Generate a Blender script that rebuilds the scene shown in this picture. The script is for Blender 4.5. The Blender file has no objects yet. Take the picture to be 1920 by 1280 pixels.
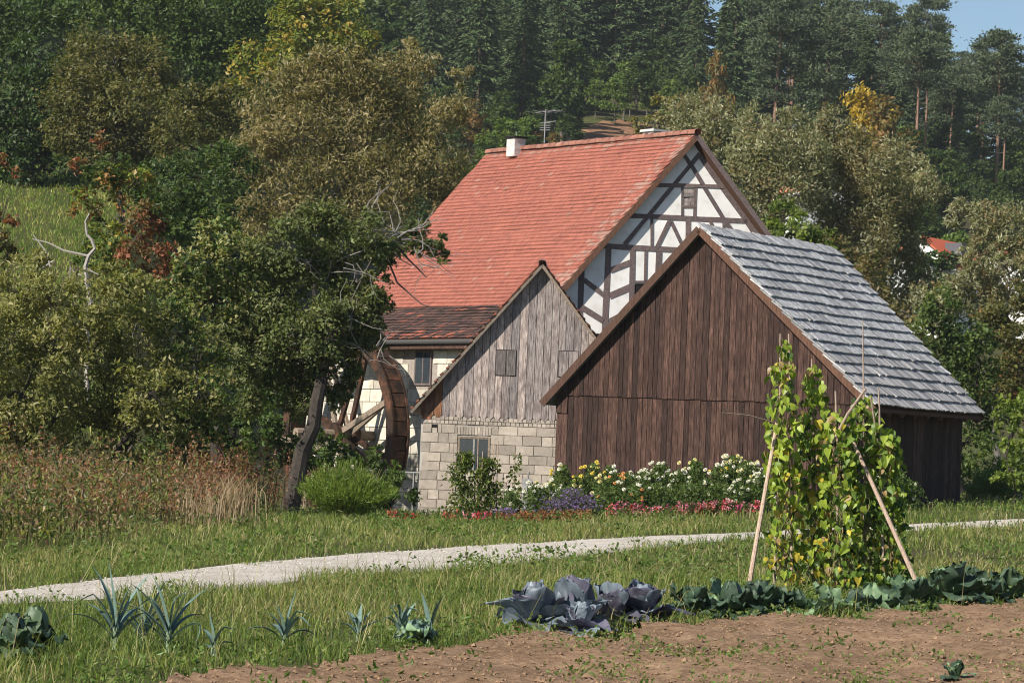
import bpy, math, random
import numpy as np
from mathutils import Vector, Matrix, Euler

sc = bpy.context.scene
COL = sc.collection
RNG = np.random.default_rng(11)
random.seed(5)
rad = math.radians

# ------------------------------------------------------------------ camera, sky, sun, exposure
FOC, ROLL, HOR, EYE = 6000.0, 0.04, 862.0, 1.45          # focal length in photo pixels, tilt, horizon row, eye height
PITCH = math.atan((HOR - 640) / FOC)
FW = np.array([0, math.cos(PITCH), math.sin(PITCH)])
_up = np.array([0, -math.sin(PITCH), math.cos(PITCH)])
_rt = np.array([1.0, 0, 0])
UP = math.cos(ROLL) * _up - math.sin(ROLL) * _rt
RT = math.cos(ROLL) * _rt + math.sin(ROLL) * _up
EYEP = np.array([0, 0, EYE])
cam_d = bpy.data.cameras.new('camera')
cam = bpy.data.objects.new('camera', cam_d)
COL.objects.link(cam)
cam_d.sensor_width = 36
cam_d.lens = FOC / 1920 * 36
cam_d.clip_start = 0.5
cam_d.clip_end = 4000
M = Matrix.Identity(4)
for i in range(3):
    M[i][0], M[i][1], M[i][2], M[i][3] = RT[i], UP[i], -FW[i], EYEP[i]
cam.matrix_world = M
sc.camera = cam

SUN_EL, SUN_PHI = 37.0, 47.0                              # height above the horizon, angle to the left of the direction behind the camera
S = np.array([-math.sin(rad(SUN_PHI)) * math.cos(rad(SUN_EL)), -math.cos(rad(SUN_PHI)) * math.cos(rad(SUN_EL)), math.sin(rad(SUN_EL))])
world = bpy.data.worlds.new('World')
sc.world = world
world.use_nodes = True
wn = world.node_tree
sky = wn.nodes.new('ShaderNodeTexSky')
sky.sky_type = 'NISHITA'
sky.sun_disc = False
sky.sun_elevation = rad(SUN_EL)
sky.sun_rotation = rad(180 + SUN_PHI)
sky.air_density = 1.0
sky.dust_density = 0.4
sky.ozone_density = 3.0
wn.links.new(sky.outputs[0], wn.nodes['Background'].inputs[0])
wn.nodes['Background'].inputs[1].default_value = 0.072
sun_d = bpy.data.lights.new('sun', 'SUN')
sun_d.energy = 5.0
sun_d.angle = rad(0.53)
sun_d.color = (1.0, 0.93, 0.82)
sun = bpy.data.objects.new('sun', sun_d)
COL.objects.link(sun)
sun.rotation_euler = Vector(S).to_track_quat('Z', 'Y').to_euler()
sun.location = (-60, -40, 120)
sc.view_settings.view_transform = 'Standard'
sc.view_settings.look = 'None'
sc.view_settings.exposure = 0.55
sc.view_settings.gamma = 1.0
sc.view_settings.use_curve_mapping = False
sc.render.engine = 'CYCLES'
sc.cycles.use_denoising = True
sc.cycles.filter_width = 1.05
sc.cycles.max_bounces = 6
sc.cycles.diffuse_bounces = 3
sc.cycles.glossy_bounces = 2
sc.cycles.transmission_bounces = 4
sc.cycles.volume_bounces = 1
sc.cycles.transparent_max_bounces = 16
sc.cycles.caustics_reflective = False
sc.cycles.caustics_refractive = False

# ------------------------------------------------------------------ helpers: surveying
def unit(v):
    v = np.asarray(v, float)
    return v / np.linalg.norm(v)
def ray(x, y):
    return FW * FOC + RT * (x - 960) - UP * (y - 640)
def P(x, y, Y):                                           # the place seen in the photograph at (x, y) if it stands Y metres away
    d = ray(x, y)
    return EYEP + d * (Y / d[1])
def on_plane(x, y, o, n):
    d = ray(x, y)
    return EYEP + d * (np.dot(np.asarray(o) - EYEP, n) / np.dot(d, n))
def at_height(x, y, z):
    d = ray(x, y)
    return EYEP + d * ((z - EYE) / d[2])
def ppm(Y):                                               # photo pixels per metre
    return FOC / Y
def ss(a, b, x):
    t = np.clip((np.asarray(x, float) - a) / (b - a), 0, 1)
    return t * t * (3 - 2 * t)

_perm = np.random.default_rng(3).random((256, 256))
def vnoise(x, y):                                         # smooth value noise, 0..1
    x = np.asarray(x, float); y = np.asarray(y, float)
    xi = np.floor(x).astype(int); yi = np.floor(y).astype(int)
    fx = x - xi; fy = y - yi
    fx = fx * fx * (3 - 2 * fx); fy = fy * fy * (3 - 2 * fy)
    g = lambda a, b: _perm[a & 255, b & 255]
    return (g(xi, yi) * (1 - fx) + g(xi + 1, yi) * fx) * (1 - fy) + (g(xi, yi + 1) * (1 - fx) + g(xi + 1, yi + 1) * fx) * fy
def fnoise(x, y, o=3):
    r, a, t = 0, 1.0, 0
    for k in range(o):
        r = r + a * vnoise(np.asarray(x) * 2 ** k + 17 * k, np.asarray(y) * 2 ** k + 31 * k); t += a; a *= .5
    return r / t

def terrain(X, Y):
    X = np.asarray(X, float); Y = np.asarray(Y, float)
    z = .058 * np.maximum(X, 0) * ss(42, 82, Y) * (1 - ss(110, 170, Y))
    z = z - .30 * ss(62, 94, Y) * (1 - ss(-3, 5, X)) * (1 - ss(110, 130, Y))
    z = z - 1.5 * np.exp(-(((X + 5.2) / 2.6) ** 2 + ((Y - 104.5) / 4.0) ** 2))
    L = 1 - ss(-20, -7, X)                                # the near hillside on the left
    left = .20 * np.maximum(Y - 98, 0) * (1 - ss(165, 240, Y)) + (13.4 + .135 * np.maximum(Y - 165, 0)) * ss(165, 240, Y)
    right = .208 * np.maximum(Y - 195, 0)
    crest = ss(8, 40, X)
    right = np.where(Y > 480, 59.3 + .2 * (Y - 480) * (1 - crest), right)
    right = right * (1 - .0030 * np.clip(X - 10, 0, 90))
    far = ss(240, 400, Y)
    h = left * L * (1 - far) + right * (1 - L * (1 - far))
    z = z + h
    z = z - .12 * np.clip(Y - 492, 0, 150) * ss(8, 40, X)
    return z + .05 * (fnoise(X * .35, Y * .35, 2) - .5)
def ground(x, y):                                         # where the photograph's pixel (x, y) meets the ground
    d = ray(x, y)
    t = np.linspace(12, 140, 2600) / d[1]
    q = EYEP[None] + d[None] * t[:, None]
    b = np.nonzero(q[:, 2] < terrain(q[:, 0], q[:, 1]))[0]
    return q[b[0]] if len(b) else q[-1]
def gp(X, Y, dz=0.0):
    return np.array([X, Y, float(terrain(X, Y)) + dz])
def in_poly(X, Y, poly):
    X = np.asarray(X); Y = np.asarray(Y); r = np.zeros(X.shape, bool)
    n = len(poly)
    for i in range(n):
        x0, y0 = poly[i][:2]; x1, y1 = poly[(i + 1) % n][:2]
        c = (y0 > Y) != (y1 > Y)
        r ^= c & (X < (x1 - x0) * (Y - y0) / (y1 - y0 + 1e-12) + x0)
    return r

# ------------------------------------------------------------------ helpers: objects
ORG = {}
def tag(o, label=None, cat=None, group=None, kind=None):
    if label: o['label'] = label
    if cat: o['category'] = cat
    if group: o['group'] = group
    if kind: o['kind'] = kind
    return o
def thing(name, label, cat, loc, group=None, kind=None):
    o = bpy.data.objects.new(name, None)
    o.empty_display_size = .2
    o.location = [float(v) for v in loc]
    COL.objects.link(o)
    ORG[o.name] = np.array(loc, float)
    return tag(o, label, cat, group, kind)
def mesh(name, V, faces, mat, org=None, cols=None, smooth=False):
    V = np.asarray(V, float).reshape(-1, 3)
    if org is not None: V = V - np.asarray(org)
    me = bpy.data.meshes.new(name)
    me.vertices.add(len(V))
    me.vertices.foreach_set('co', V.astype(np.float32).ravel())
    if isinstance(faces, np.ndarray): faces = [faces]
    idx, starts, n = [], [], 0
    for f in faces:
        if isinstance(f, np.ndarray) and f.ndim == 2:
            idx.append(f.ravel()); starts.append(n + np.arange(len(f)) * f.shape[1]); n += f.size
        else:
            f = np.asarray(f); idx.append(f); starts.append(np.array([n])); n += len(f)
    idx = np.concatenate(idx).astype(np.int32); starts = np.concatenate(starts).astype(np.int32)
    me.loops.add(len(idx)); me.loops.foreach_set('vertex_index', idx)
    me.polygons.add(len(starts)); me.polygons.foreach_set('loop_start', starts)
    me.polygons.foreach_set('use_smooth', np.full(len(starts), bool(smooth)))
    me.update(calc_edges=True)
    if cols is not None:
        c = np.ones((len(V), 4), np.float32); c[:, :3] = cols
        a = me.attributes.new('col', 'FLOAT_COLOR', 'POINT')
        a.data.foreach_set('color', c.ravel())
    if mat: me.materials.append(mat)
    return me
def place(name, me, parent=None, loc=None, rot=None, scale=None, kind=None):
    o = bpy.data.objects.new(name, me)
    COL.objects.link(o)
    if parent is not None:
        o.parent = parent
        ORG[o.name] = ORG[parent.name]
    if loc is not None: o.location = [float(v) for v in loc]
    if rot is not None: o.rotation_euler = rot
    if scale is not None: o.scale = (scale, scale, scale) if np.isscalar(scale) else scale
    if kind: o['kind'] = kind
    return o
def part(name, V, faces, mat, parent, cols=None, smooth=False, kind=None):   # V in world coordinates
    return place(name, mesh(name, V, faces, mat, ORG[parent.name], cols, smooth), parent, kind=kind)

class MB:                                                 # collects pieces into one mesh
    def __init__(s): s.V, s.F, s.C, s.n = [], [], [], 0
    def add(s, V, F, col=None):
        V = np.asarray(V, float).reshape(-1, 3)
        for f in ([F] if isinstance(F, np.ndarray) else F):
            s.F.append(np.asarray(f) + s.n)
        s.V.append(V); s.n += len(V)
        c = np.zeros((len(V), 3)) if col is None else np.broadcast_to(np.asarray(col, float), (len(V), 3))
        s.C.append(c)
        return s
    def get(s): return np.concatenate(s.V), s.F, np.concatenate(s.C)
    def part(s, name, mat, parent, smooth=False, kind=None):
        V, F, C = s.get(); return part(name, V, F, mat, parent, C, smooth, kind)

def prism(poly, ext):                                     # polygon (3D points) pushed along ext
    A = np.asarray(poly, float); n = len(A); ext = np.asarray(ext, float)
    V = np.concatenate([A, A + ext])
    F = [np.arange(n), np.arange(n)[::-1] + n]
    F += [np.array([i, i + n, (i + 1) % n + n, (i + 1) % n]) for i in range(n)]
    return V, F
def box(c, sx, sy, sz, u=(1, 0, 0), v=(0, 1, 0), w=(0, 0, 1)):
    c, u, v, w = (np.asarray(t, float) for t in (c, u, v, w))
    q = [c + u * a * sx / 2 + v * b * sy / 2 - w * sz / 2 for a, b in ((-1, -1), (1, -1), (1, 1), (-1, 1))]
    return prism(q, w * sz)
def beam(a, b, w, d, nrm):                                # a bar from a to b, w wide, d deep along nrm
    a = np.asarray(a, float); b = np.asarray(b, float); nrm = unit(nrm)
    t = unit(b - a); s = unit(np.cross(nrm, t))
    return prism([a - s * w / 2, b - s * w / 2, b + s * w / 2, a + s * w / 2], nrm * d)
def tube(pts, r, k=6, cap=True):
    pts = np.asarray(pts, float); n = len(pts)
    r = np.broadcast_to(np.asarray(r, float), (n,))
    t = np.gradient(pts, axis=0); t /= np.linalg.norm(t, axis=1)[:, None] + 1e-9
    ref = np.array([.31, .87, .12]) if abs(t[0][2]) > .6 else np.array([.05, .1, 1.0])
    a = np.cross(t, ref); a /= np.linalg.norm(a, axis=1)[:, None] + 1e-9
    b = np.cross(t, a)
    th = np.arange(k) * 2 * np.pi / k
    V = pts[:, None] + r[:, None, None] * (np.cos(th)[None, :, None] * a[:, None] + np.sin(th)[None, :, None] * b[:, None])
    V = V.reshape(-1, 3)
    i = np.arange(n - 1)[:, None] * k; j = np.arange(k)[None]
    F = np.stack([i + j, i + (j + 1) % k, i + k + (j + 1) % k, i + k + j], -1).reshape(-1, 4)
    F = [F]
    if cap: F += [np.arange(k)[::-1], np.arange(k) + (n - 1) * k]
    return V, F

# ------------------------------------------------------------------ materials
def new_mat(name):
    m = bpy.data.materials.new(name); m.use_nodes = True
    nt = m.node_tree
    return m, nt, nt.nodes['Principled BSDF']
def N(nt, t, **kw):
    n = nt.nodes.new(t)
    for k, v in kw.items(): setattr(n, k, v)
    return n
def ramp(nt, fac, stops):
    r = N(nt, 'ShaderNodeValToRGB')
    e = r.color_ramp.elements
    while len(e) < len(stops): e.new(.5)
    for q, (p, c) in zip(e, stops):
        q.position = p; q.color = (*c, 1)
    nt.links.new(fac, r.inputs[0])
    return r.outputs[0]
def mixc(nt, mode, fac, a, b):
    m = N(nt, 'ShaderNodeMix', data_type='RGBA', blend_type=mode)
    for s, v in ((0, fac), (6, a), (7, b)):
        if hasattr(v, 'links'): nt.links.new(v, m.inputs[s])
        else: m.inputs[s].default_value = v if s == 0 else (*v, 1)
    return m.outputs[2]
def noise(nt, scale, detail=4, vec=None, rough=.6):
    n = N(nt, 'ShaderNodeTexNoise'); n.inputs['Scale'].default_value = scale; n.inputs['Detail'].default_value = detail
    n.inputs['Roughness'].default_value = rough
    if vec is not None: nt.links.new(vec, n.inputs['Vector'])
    return n.outputs[0]
def coords(nt, scale=(1, 1, 1), rnd=False):
    tc = N(nt, 'ShaderNodeTexCoord'); mp = N(nt, 'ShaderNodeMapping')
    mp.inputs['Scale'].default_value = scale
    nt.links.new(tc.outputs['Object'], mp.inputs[0])
    if rnd:
        oi = N(nt, 'ShaderNodeObjectInfo'); mu = N(nt, 'ShaderNodeMath', operation='MULTIPLY'); mu.inputs[1].default_value = 91.0
        nt.links.new(oi.outputs['Random'], mu.inputs[0]); nt.links.new(mu.outputs[0], mp.inputs['Location'])
    return mp.outputs[0]
def orand(nt):
    return N(nt, 'ShaderNodeObjectInfo').outputs['Random']
def bump(nt, b, h, s, d=.01):
    n = N(nt, 'ShaderNodeBump'); n.inputs['Strength'].default_value = s; n.inputs['Distance'].default_value = d
    nt.links.new(h, n.inputs['Height']); nt.links.new(n.outputs[0], b.inputs['Normal'])
def attr(nt, name='col'):
    return N(nt, 'ShaderNodeAttribute', attribute_name=name).outputs['Color']

def leaf_mat(name='leaf', trans=.45, gloss=.45, spec=.3):
    m, nt, b = new_mat(name)
    c = attr(nt)
    nt.links.new(c, b.inputs['Base Color']); b.inputs['Roughness'].default_value = gloss
    b.inputs['Specular IOR Level'].default_value = spec
    t = N(nt, 'ShaderNodeBsdfTranslucent')
    nt.links.new(mixc(nt, 'MULTIPLY', 1.0, c, (1.25, 1.3, .6)), t.inputs[0])
    x = N(nt, 'ShaderNodeMixShader'); x.inputs[0].default_value = trans
    nt.links.new(b.outputs[0], x.inputs[1]); nt.links.new(t.outputs[0], x.inputs[2])
    nt.links.new(x.outputs[0], nt.nodes['Material Output'].inputs[0])
    return m
def flat_leaf(name, col, trans=.35, gloss=.42):           # for leaves that are objects of their own
    m, nt, b = new_mat(name)
    v = mixc(nt, 'MULTIPLY', 1.0, ramp(nt, orand(nt), [(0, (.7, .72, .7)), (1, (1.25, 1.2, 1.3))]), col)
    n = noise(nt, 22, 3, coords(nt, rnd=True))
    v = mixc(nt, 'MULTIPLY', 1.0, v, ramp(nt, n, [(.3, (.75, .75, .75)), (.7, (1.15, 1.12, 1.0))]))
    nt.links.new(v, b.inputs['Base Color']); b.inputs['Roughness'].default_value = gloss
    b.inputs['Specular IOR Level'].default_value = .35
    t = N(nt, 'ShaderNodeBsdfTranslucent')
    nt.links.new(mixc(nt, 'MULTIPLY', 1.0, v, (1.25, 1.25, .6)), t.inputs[0])
    x = N(nt, 'ShaderNodeMixShader'); x.inputs[0].default_value = trans
    nt.links.new(b.outputs[0], x.inputs[1]); nt.links.new(t.outputs[0], x.inputs[2])
    nt.links.new(x.outputs[0], nt.nodes['Material Output'].inputs[0])
    return m
def wood(name, stops, scale=(9, 9, .8), tone=(.7, 1.3), rough=.8, bmp=.5, spots=None):
    m, nt, b = new_mat(name)
    v = coords(nt, scale, True)
    n = noise(nt, 4.0, 7, v, .7)
    c = ramp(nt, n, stops)
    o = orand(nt)
    c = mixc(nt, 'MULTIPLY', 1.0, c, ramp(nt, o, [(0, (tone[0] * .98, tone[0], tone[0] * 1.04)), (1, (tone[1] * 1.03, tone[1] * .98, tone[1] * .94))]))
    if spots:                                             # knots and stains in the wood
        v2 = coords(nt, (2.2, 2.2, .9), True)
        c = mixc(nt, 'MIX', ramp(nt, noise(nt, 1.6, 5, v2, .65), [(.5, (0, 0, 0)), (.72, (1, 1, 1))]), c, spots)
    nt.links.new(c, b.inputs['Base Color'])
    b.inputs['Roughness'].default_value = rough; b.inputs['Specular IOR Level'].default_value = .2
    bump(nt, b, n, bmp, .02)
    return m
def mottled(name, stops, scale=6, rough=.9, bmp=.4, tone=(.85, 1.15), dist=.01):
    m, nt, b = new_mat(name)
    v = coords(nt, (1, 1, 1), True)
    n = noise(nt, scale, 8, v, .65)
    c = ramp(nt, n, stops)
    c = mixc(nt, 'MULTIPLY', 1.0, c, ramp(nt, orand(nt), [(0, (tone[0],) * 3), (1, (tone[1],) * 3)]))
    nt.links.new(c, b.inputs['Base Color']); b.inputs['Roughness'].default_value = rough; b.inputs['Specular IOR Level'].default_value = .2
    bump(nt, b, noise(nt, scale * 5, 5, v), bmp, dist)
    return m
def col_mat(name, rough=.8, nscale=20, amt=.25, bmp=.3, spec=.25):  # colour of each piece stored with the mesh
    m, nt, b = new_mat(name)
    n = noise(nt, nscale, 6, coords(nt))
    c = mixc(nt, 'MULTIPLY', 1.0, attr(nt), ramp(nt, n, [(.25, (1 - amt,) * 3), (.75, (1 + amt,) * 3)]))
    nt.links.new(c, b.inputs['Base Color']); b.inputs['Roughness'].default_value = rough; b.inputs['Specular IOR Level'].default_value = spec
    bump(nt, b, n, bmp, .01)
    return m

LEAF = leaf_mat()
NEEDLE = leaf_mat('needles', .12, .6, .2)
GRASS = leaf_mat('grass_blades', .35, .5, .25)
BARK = col_mat('bark', .95, 9, .45, .8)
BARN_WOOD = wood('dark_stained_wood', [(.32, (.013, .0075, .0065)), (.48, (.052, .030, .024)), (.6, (.092, .053, .042)), (.74, (.20, .123, .097))], tone=(.5, 1.45), spots=(.035, .018, .013))
BARN_TRIM = wood('brown_trim_wood', [(.3, (.045, .024, .017)), (.7, (.15, .083, .056))], tone=(.8, 1.2))
SHED_WOOD = wood('silver_grey_wood', [(.32, (.04, .032, .034)), (.44, (.24, .205, .195)), (.58, (.42, .37, .345)), (.74, (.60, .54, .495))], tone=(.62, 1.2), spots=(.13, .10, .095))
SHED_RUST = wood('warm_weathered_wood', [(.3, (.08, .04, .025)), (.5, (.2, .095, .05)), (.75, (.34, .22, .15))], tone=(.8, 1.2))
SHINGLE = wood('grey_shingle_wood', [(.33, (.12, .12, .125)), (.5, (.32, .322, .33)), (.7, (.60, .595, .59))], scale=(26, 26, 1.2), tone=(.5, 1.45), bmp=.4)
TIMBER = wood('grey_brown_timber', [(.3, (.075, .057, .056)), (.7, (.20, .155, .15))], scale=(4, 4, 4), tone=(.85, 1.15))
PLASTER = mottled('white_lime_plaster', [(.28, (.62, .60, .565)), (.5, (.78, .765, .74)), (.75, (.85, .835, .81))], 2.2, .95, .25, (.96, 1.03))
STONE = mottled('pale_sandstone', [(.3, (.40, .36, .29)), (.55, (.60, .56, .48)), (.75, (.68, .65, .58))], 2.4, .9, .5, (.8, 1.12))
BLOCK = mottled('cinder_block', [(.3, (.33, .285, .235)), (.7, (.49, .43, .365))], 5, .95, .7, (.72, 1.15))
MORTAR = mottled('mortar', [(.3, (.24, .21, .18)), (.7, (.36, .32, .28))], 8, .95, .5)
RENDER_W = mottled('grey_render', [(.3, (.30, .29, .27)), (.7, (.46, .44, .41))], 2, .95, .4)
REDBRICK = mottled('red_brick', [(.3, (.33, .12, .07)), (.7, (.48, .2, .12))], 7)
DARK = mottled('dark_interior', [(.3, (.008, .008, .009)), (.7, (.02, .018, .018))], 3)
TILE = col_mat('clay_tiles', .75, 6, .22, .3)
RUSTWOOD = mottled('rusty_wet_wood', [(.3, (.014, .010, .008)), (.5, (.038, .022, .015)), (.72, (.14, .06, .032))], 2.2, .8, .6)
OLDWOOD = wood('pale_old_timber', [(.3, (.12, .095, .075)), (.7, (.36, .29, .22))], scale=(5, 5, 5), tone=(.7, 1.1))
POLE = wood('peeled_pole_wood', [(.3, (.22, .15, .11)), (.5, (.42, .32, .25)), (.72, (.58, .48, .39))], scale=(20, 20, 3), tone=(.75, 1.1))
METAL = mottled('grey_metal', [(.3, (.2, .2, .2)), (.7, (.36, .36, .35))], 10, .45, .1)
def plain(name, c, rough=.6, spec=.4, metal=0):
    m, nt, b = new_mat(name)
    n = noise(nt, 14, 4, coords(nt))
    nt.links.new(mixc(nt, 'MULTIPLY', 1.0, ramp(nt, n, [(.3, (.86,) * 3), (.7, (1.1,) * 3)]), c), b.inputs['Base Color'])
    b.inputs['Roughness'].default_value = rough; b.inputs['Specular IOR Level'].default_value = spec; b.inputs['Metallic'].default_value = metal
    return m
GLASSY = plain('dark_window_glass', (.035, .045, .055), .08, .8)
WHITE = plain('white_paint', (.72, .72, .70))

# ------------------------------------------------------------------ the ground
def axis(d0, d1, step, lo, hi, growth):
    a = list(np.arange(d0, d1 + 1e-6, step)); s = step
    while a[-1] < hi: s *= growth; a.append(a[-1] + s)
    s = step
    while a[0] > lo: s *= growth; a.insert(0, a[0] - s)
    return np.array(a)
gx = axis(-24, 24, .55, -600, 600, 1.16)
gy = axis(12, 112, .55, -40, 1000, 1.05)
GX, GY = np.meshgrid(gx, gy)
GZ = terrain(GX, GY)
nx, ny = len(gx), len(gy)
ii = (np.arange(ny - 1)[:, None] * nx + np.arange(nx - 1)[None]).ravel()
gm, nt, b = new_mat('meadow_earth')
n1 = noise(nt, .9, 8, coords(nt)); n2 = noise(nt, .05, 5, coords(nt))
c = ramp(nt, n1, [(.3, (.035, .036, .014)), (.55, (.075, .085, .026)), (.75, (.12, .11, .05))])
c = mixc(nt, 'MIX', ramp(nt, n2, [(.45, (0, 0, 0)), (.6, (1, 1, 1))]), c, (.06, .052, .026))
nt.links.new(c, b.inputs['Base Color']); b.inputs['Roughness'].default_value = .95; b.inputs['Specular IOR Level'].default_value = .1
bump(nt, b, n1, .6, .05)
tag(place('ground', mesh('ground', np.stack([GX, GY, GZ], -1).reshape(-1, 3), np.stack([ii, ii + 1, ii + nx + 1, ii + nx], -1), gm, smooth=True)), 'grassy valley floor rising into a wooded hillside', 'ground', kind='structure')

# gravel path: its two edges as the photograph shows them, laid on the ground
far_e = [(-60, 1121), (0, 1113), (120, 1098), (240, 1083), (360, 1070), (480, 1057), (600, 1047), (720, 1037), (840, 1029), (960, 1021), (1080, 1014), (1200, 1008), (1300, 1004), (1400, 1000), (1560, 992), (1700, 985), (1840, 978), (1960, 973)]
near_e = [(-60, 1138), (0, 1132), (120, 1126), (240, 1119), (360, 1112), (480, 1101), (600, 1083), (720, 1074), (840, 1066), (960, 1056), (1080, 1042), (1200, 1028), (1300, 1018), (1400, 1011), (1560, 1004), (1700, 995), (1840, 989), (1960, 984)]
FE = np.array([ground(*p) for p in far_e]); NE = np.array([ground(*p) for p in near_e])
FE = np.concatenate([FE, [FE[-1] + [7, 12, 0], FE[-1] + [22, 30, 0]]]); NE = np.concatenate([NE, [FE[-2] + [1.6, -1.2, 0], FE[-1] + [1.6, -1.2, 0]]])
FE = np.concatenate([[FE[0] - (FE[1] - FE[0]) * 4], FE]); NE = np.concatenate([[NE[0] - (NE[1] - NE[0]) * 4], NE])
PATH = np.concatenate([NE, FE[::-1]])[:, :2]
def path_strip(nu=260, nv=16):
    s = np.linspace(0, len(FE) - 1, nu); k = np.arange(len(FE))
    f = lambda E, c: np.interp(s, k, E[:, c])
    t = np.linspace(-.04, 1.04, nv)[None]
    X = f(NE, 0)[:, None] * (1 - t) + f(FE, 0)[:, None] * t
    Y = f(NE, 1)[:, None] * (1 - t) + f(FE, 1)[:, None] * t
    Z = terrain(X, Y) + .03 + .02 * (fnoise(X * 3, Y * 3, 3) - .5) - .05 * (np.abs(t - .5) > .5)
    i = (np.arange(nu - 1)[:, None] * nv + np.arange(nv - 1)[None]).ravel()
    return np.stack([X, Y, Z], -1).reshape(-1, 3), np.stack([i, i + 1, i + nv + 1, i + nv], -1)
pm, nt, b = new_mat('pale_gravel')
n1 = noise(nt, 26, 8, coords(nt), .75); n2 = noise(nt, 1.1, 5, coords(nt))
c = ramp(nt, n1, [(.3, (.40, .36, .315)), (.5, (.53, .485, .43)), (.7, (.62, .575, .52))])
c = mixc(nt, 'MULTIPLY', 1.0, c, ramp(nt, n2, [(.35, (.8, .78, .74)), (.65, (1.05, 1.05, 1.05))]))
nt.links.new(c, b.inputs['Base Color']); b.inputs['Roughness'].default_value = .95; b.inputs['Specular IOR Level'].default_value = .1
bump(nt, b, n1, .6, .02)
V, F = path_strip()
tag(place('gravel_path', mesh('gravel_path', V, F, pm, smooth=True)), 'pale crushed gravel path crossing the meadow', 'path', kind='structure')
def octas(Pn, s, col):                                    # many small stones in one mesh
    n = len(Pn); o = np.array([[1, 0, 0], [0, 1, 0], [-1, 0, 0], [0, -1, 0], [0, 0, .8], [0, 0, -.5]])
    a = RNG.uniform(0, 6.28, n); ca, sa = np.cos(a), np.sin(a)
    q = o[None] * s[:, None, None] * RNG.uniform(.55, 1.25, (n, 6, 1))
    q = np.stack([q[..., 0] * ca[:, None] - q[..., 1] * sa[:, None], q[..., 0] * sa[:, None] + q[..., 1] * ca[:, None], q[..., 2]], -1) + Pn[:, None]
    f = np.array([[0, 1, 4], [1, 2, 4], [2, 3, 4], [3, 0, 4], [1, 0, 5], [0, 3, 5]])
    F = (f[None] + np.arange(n)[:, None, None] * 6).reshape(-1, 3)
    return q.reshape(-1, 3), F, np.repeat(col, 6, 0)
def scatter(n, x0, x1, y0, y1, power=1.0):
    Y = y0 + (y1 - y0) * RNG.random(n) ** power
    X = RNG.uniform(x0, x1, n)
    k = np.abs(X) < .172 * Y + 3.0
    return X[k], Y[k]
X, Y = scatter(34000, -8, 12, 17, 62, 1.3)
k = in_poly(X, Y, PATH); X, Y = X[k], Y[k]
V, F, Cc = octas(np.stack([X, Y, terrain(X, Y) + .035], -1), RNG.uniform(.006, .018, len(X)), RNG.uniform(.36, .62, (len(X), 1)) * np.array([1, .93, .84]))
tag(place('gravel', mesh('gravel', V, F, col_mat('gravel_stones', .9), cols=Cc)), 'loose pale stones lying on the path', 'gravel', kind='stuff')

# bare garden soil in front
soil_e = [(290, 1303), (360, 1288), (470, 1270), (600, 1254), (770, 1234), (930, 1212), (955, 1194), (1100, 1204), (1250, 1182), (1400, 1168), (1600, 1164), (1750, 1150), (1840, 1140), (1960, 1126)]
SE = [ground(*p)[:2] for p in soil_e]
SOIL = np.array(SE + [SE[-1] + (SE[-1] - SE[-2]) * 2, [16, 12], [SE[0][0] - 1, 12]])
dx = .085
xs = np.arange(-4.5, 11, dx); ys = np.arange(14, 48, dx * 1.4)
X, Y = np.meshgrid(xs, ys)
def soil_h(X, Y):
    r = .5 + .5 * np.sin((X * .55 + Y * .25) * 5 + 2 * fnoise(X * .6, Y * .6, 2))
    return terrain(X, Y) + .01 + .05 * (fnoise(X * 1.3, Y * .9, 2)) + (.05 * r) + .09 * np.maximum(0, fnoise(X * 6, Y * 5, 3) - .45) + .03 * (vnoise(X * 19, Y * 14) - .5)
Z = soil_h(X, Y)
ins = in_poly(X + .12 * (fnoise(X * 3, Y * 3, 2) - .5), Y + .9 * (fnoise(X * 2.2, Y * 2.2, 2) - .5), SOIL) & (np.abs(X) < .172 * Y + 1.5)
ny, nx = X.shape
i = (np.arange(ny - 1)[:, None] * nx + np.arange(nx - 1)[None])
ok = ins[:-1, :-1] & ins[1:, 1:] & ins[1:, :-1] & ins[:-1, 1:]
i = i[ok]
F = np.stack([i, i + 1, i + nx + 1, i + nx], -1)
used = np.unique(F); remap = np.zeros(nx * ny, int); remap[used] = np.arange(len(used))
sm, nt, b = new_mat('garden_soil')
n1 = noise(nt, 9, 9, coords(nt), .7); n2 = noise(nt, .7, 4, coords(nt))
c = ramp(nt, n1, [(.28, (.135, .086, .052)), (.5, (.262, .17, .104)), (.72, (.38, .27, .178))])
c = mixc(nt, 'MULTIPLY', 1.0, c, ramp(nt, n2, [(.32, (.72, .70, .68)), (.66, (1.14, 1.12, 1.1))]))
nt.links.new(c, b.inputs['Base Color']); b.inputs['Roughness'].default_value = .95; b.inputs['Specular IOR Level'].default_value = .1
bump(nt, b, n1, 1.0, .04)
tag(place('garden_soil', mesh('garden_soil', np.stack([X, Y, Z], -1).reshape(-1, 3)[used], remap[F], sm, smooth=True)), 'bare reddish brown soil of the vegetable plot', 'soil', kind='structure')
X, Y = scatter(30000, -4.5, 9, 16.5, 40, 1.4)
k = in_poly(X, Y, SOIL); X, Y = X[k], Y[k]
k = RNG.random(len(X)) < .35 + fnoise(X * 1.5, Y * 1.2, 2); X, Y = X[k], Y[k]
V, F, Cc = octas(np.stack([X, Y, soil_h(X, Y) + .004], -1), RNG.uniform(.005, .02, len(X)) * np.where(RNG.random(len(X)) < .05, 2.0, 1), RNG.uniform(.6, 1.15, (len(X), 1)) * np.array([.255, .165, .10]))
tag(place('soil_clods', mesh('soil_clods', V, F, col_mat('clods', .95, 30), cols=Cc)), 'crumbly clods of brown soil over the plot', 'soil', kind='stuff')

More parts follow.
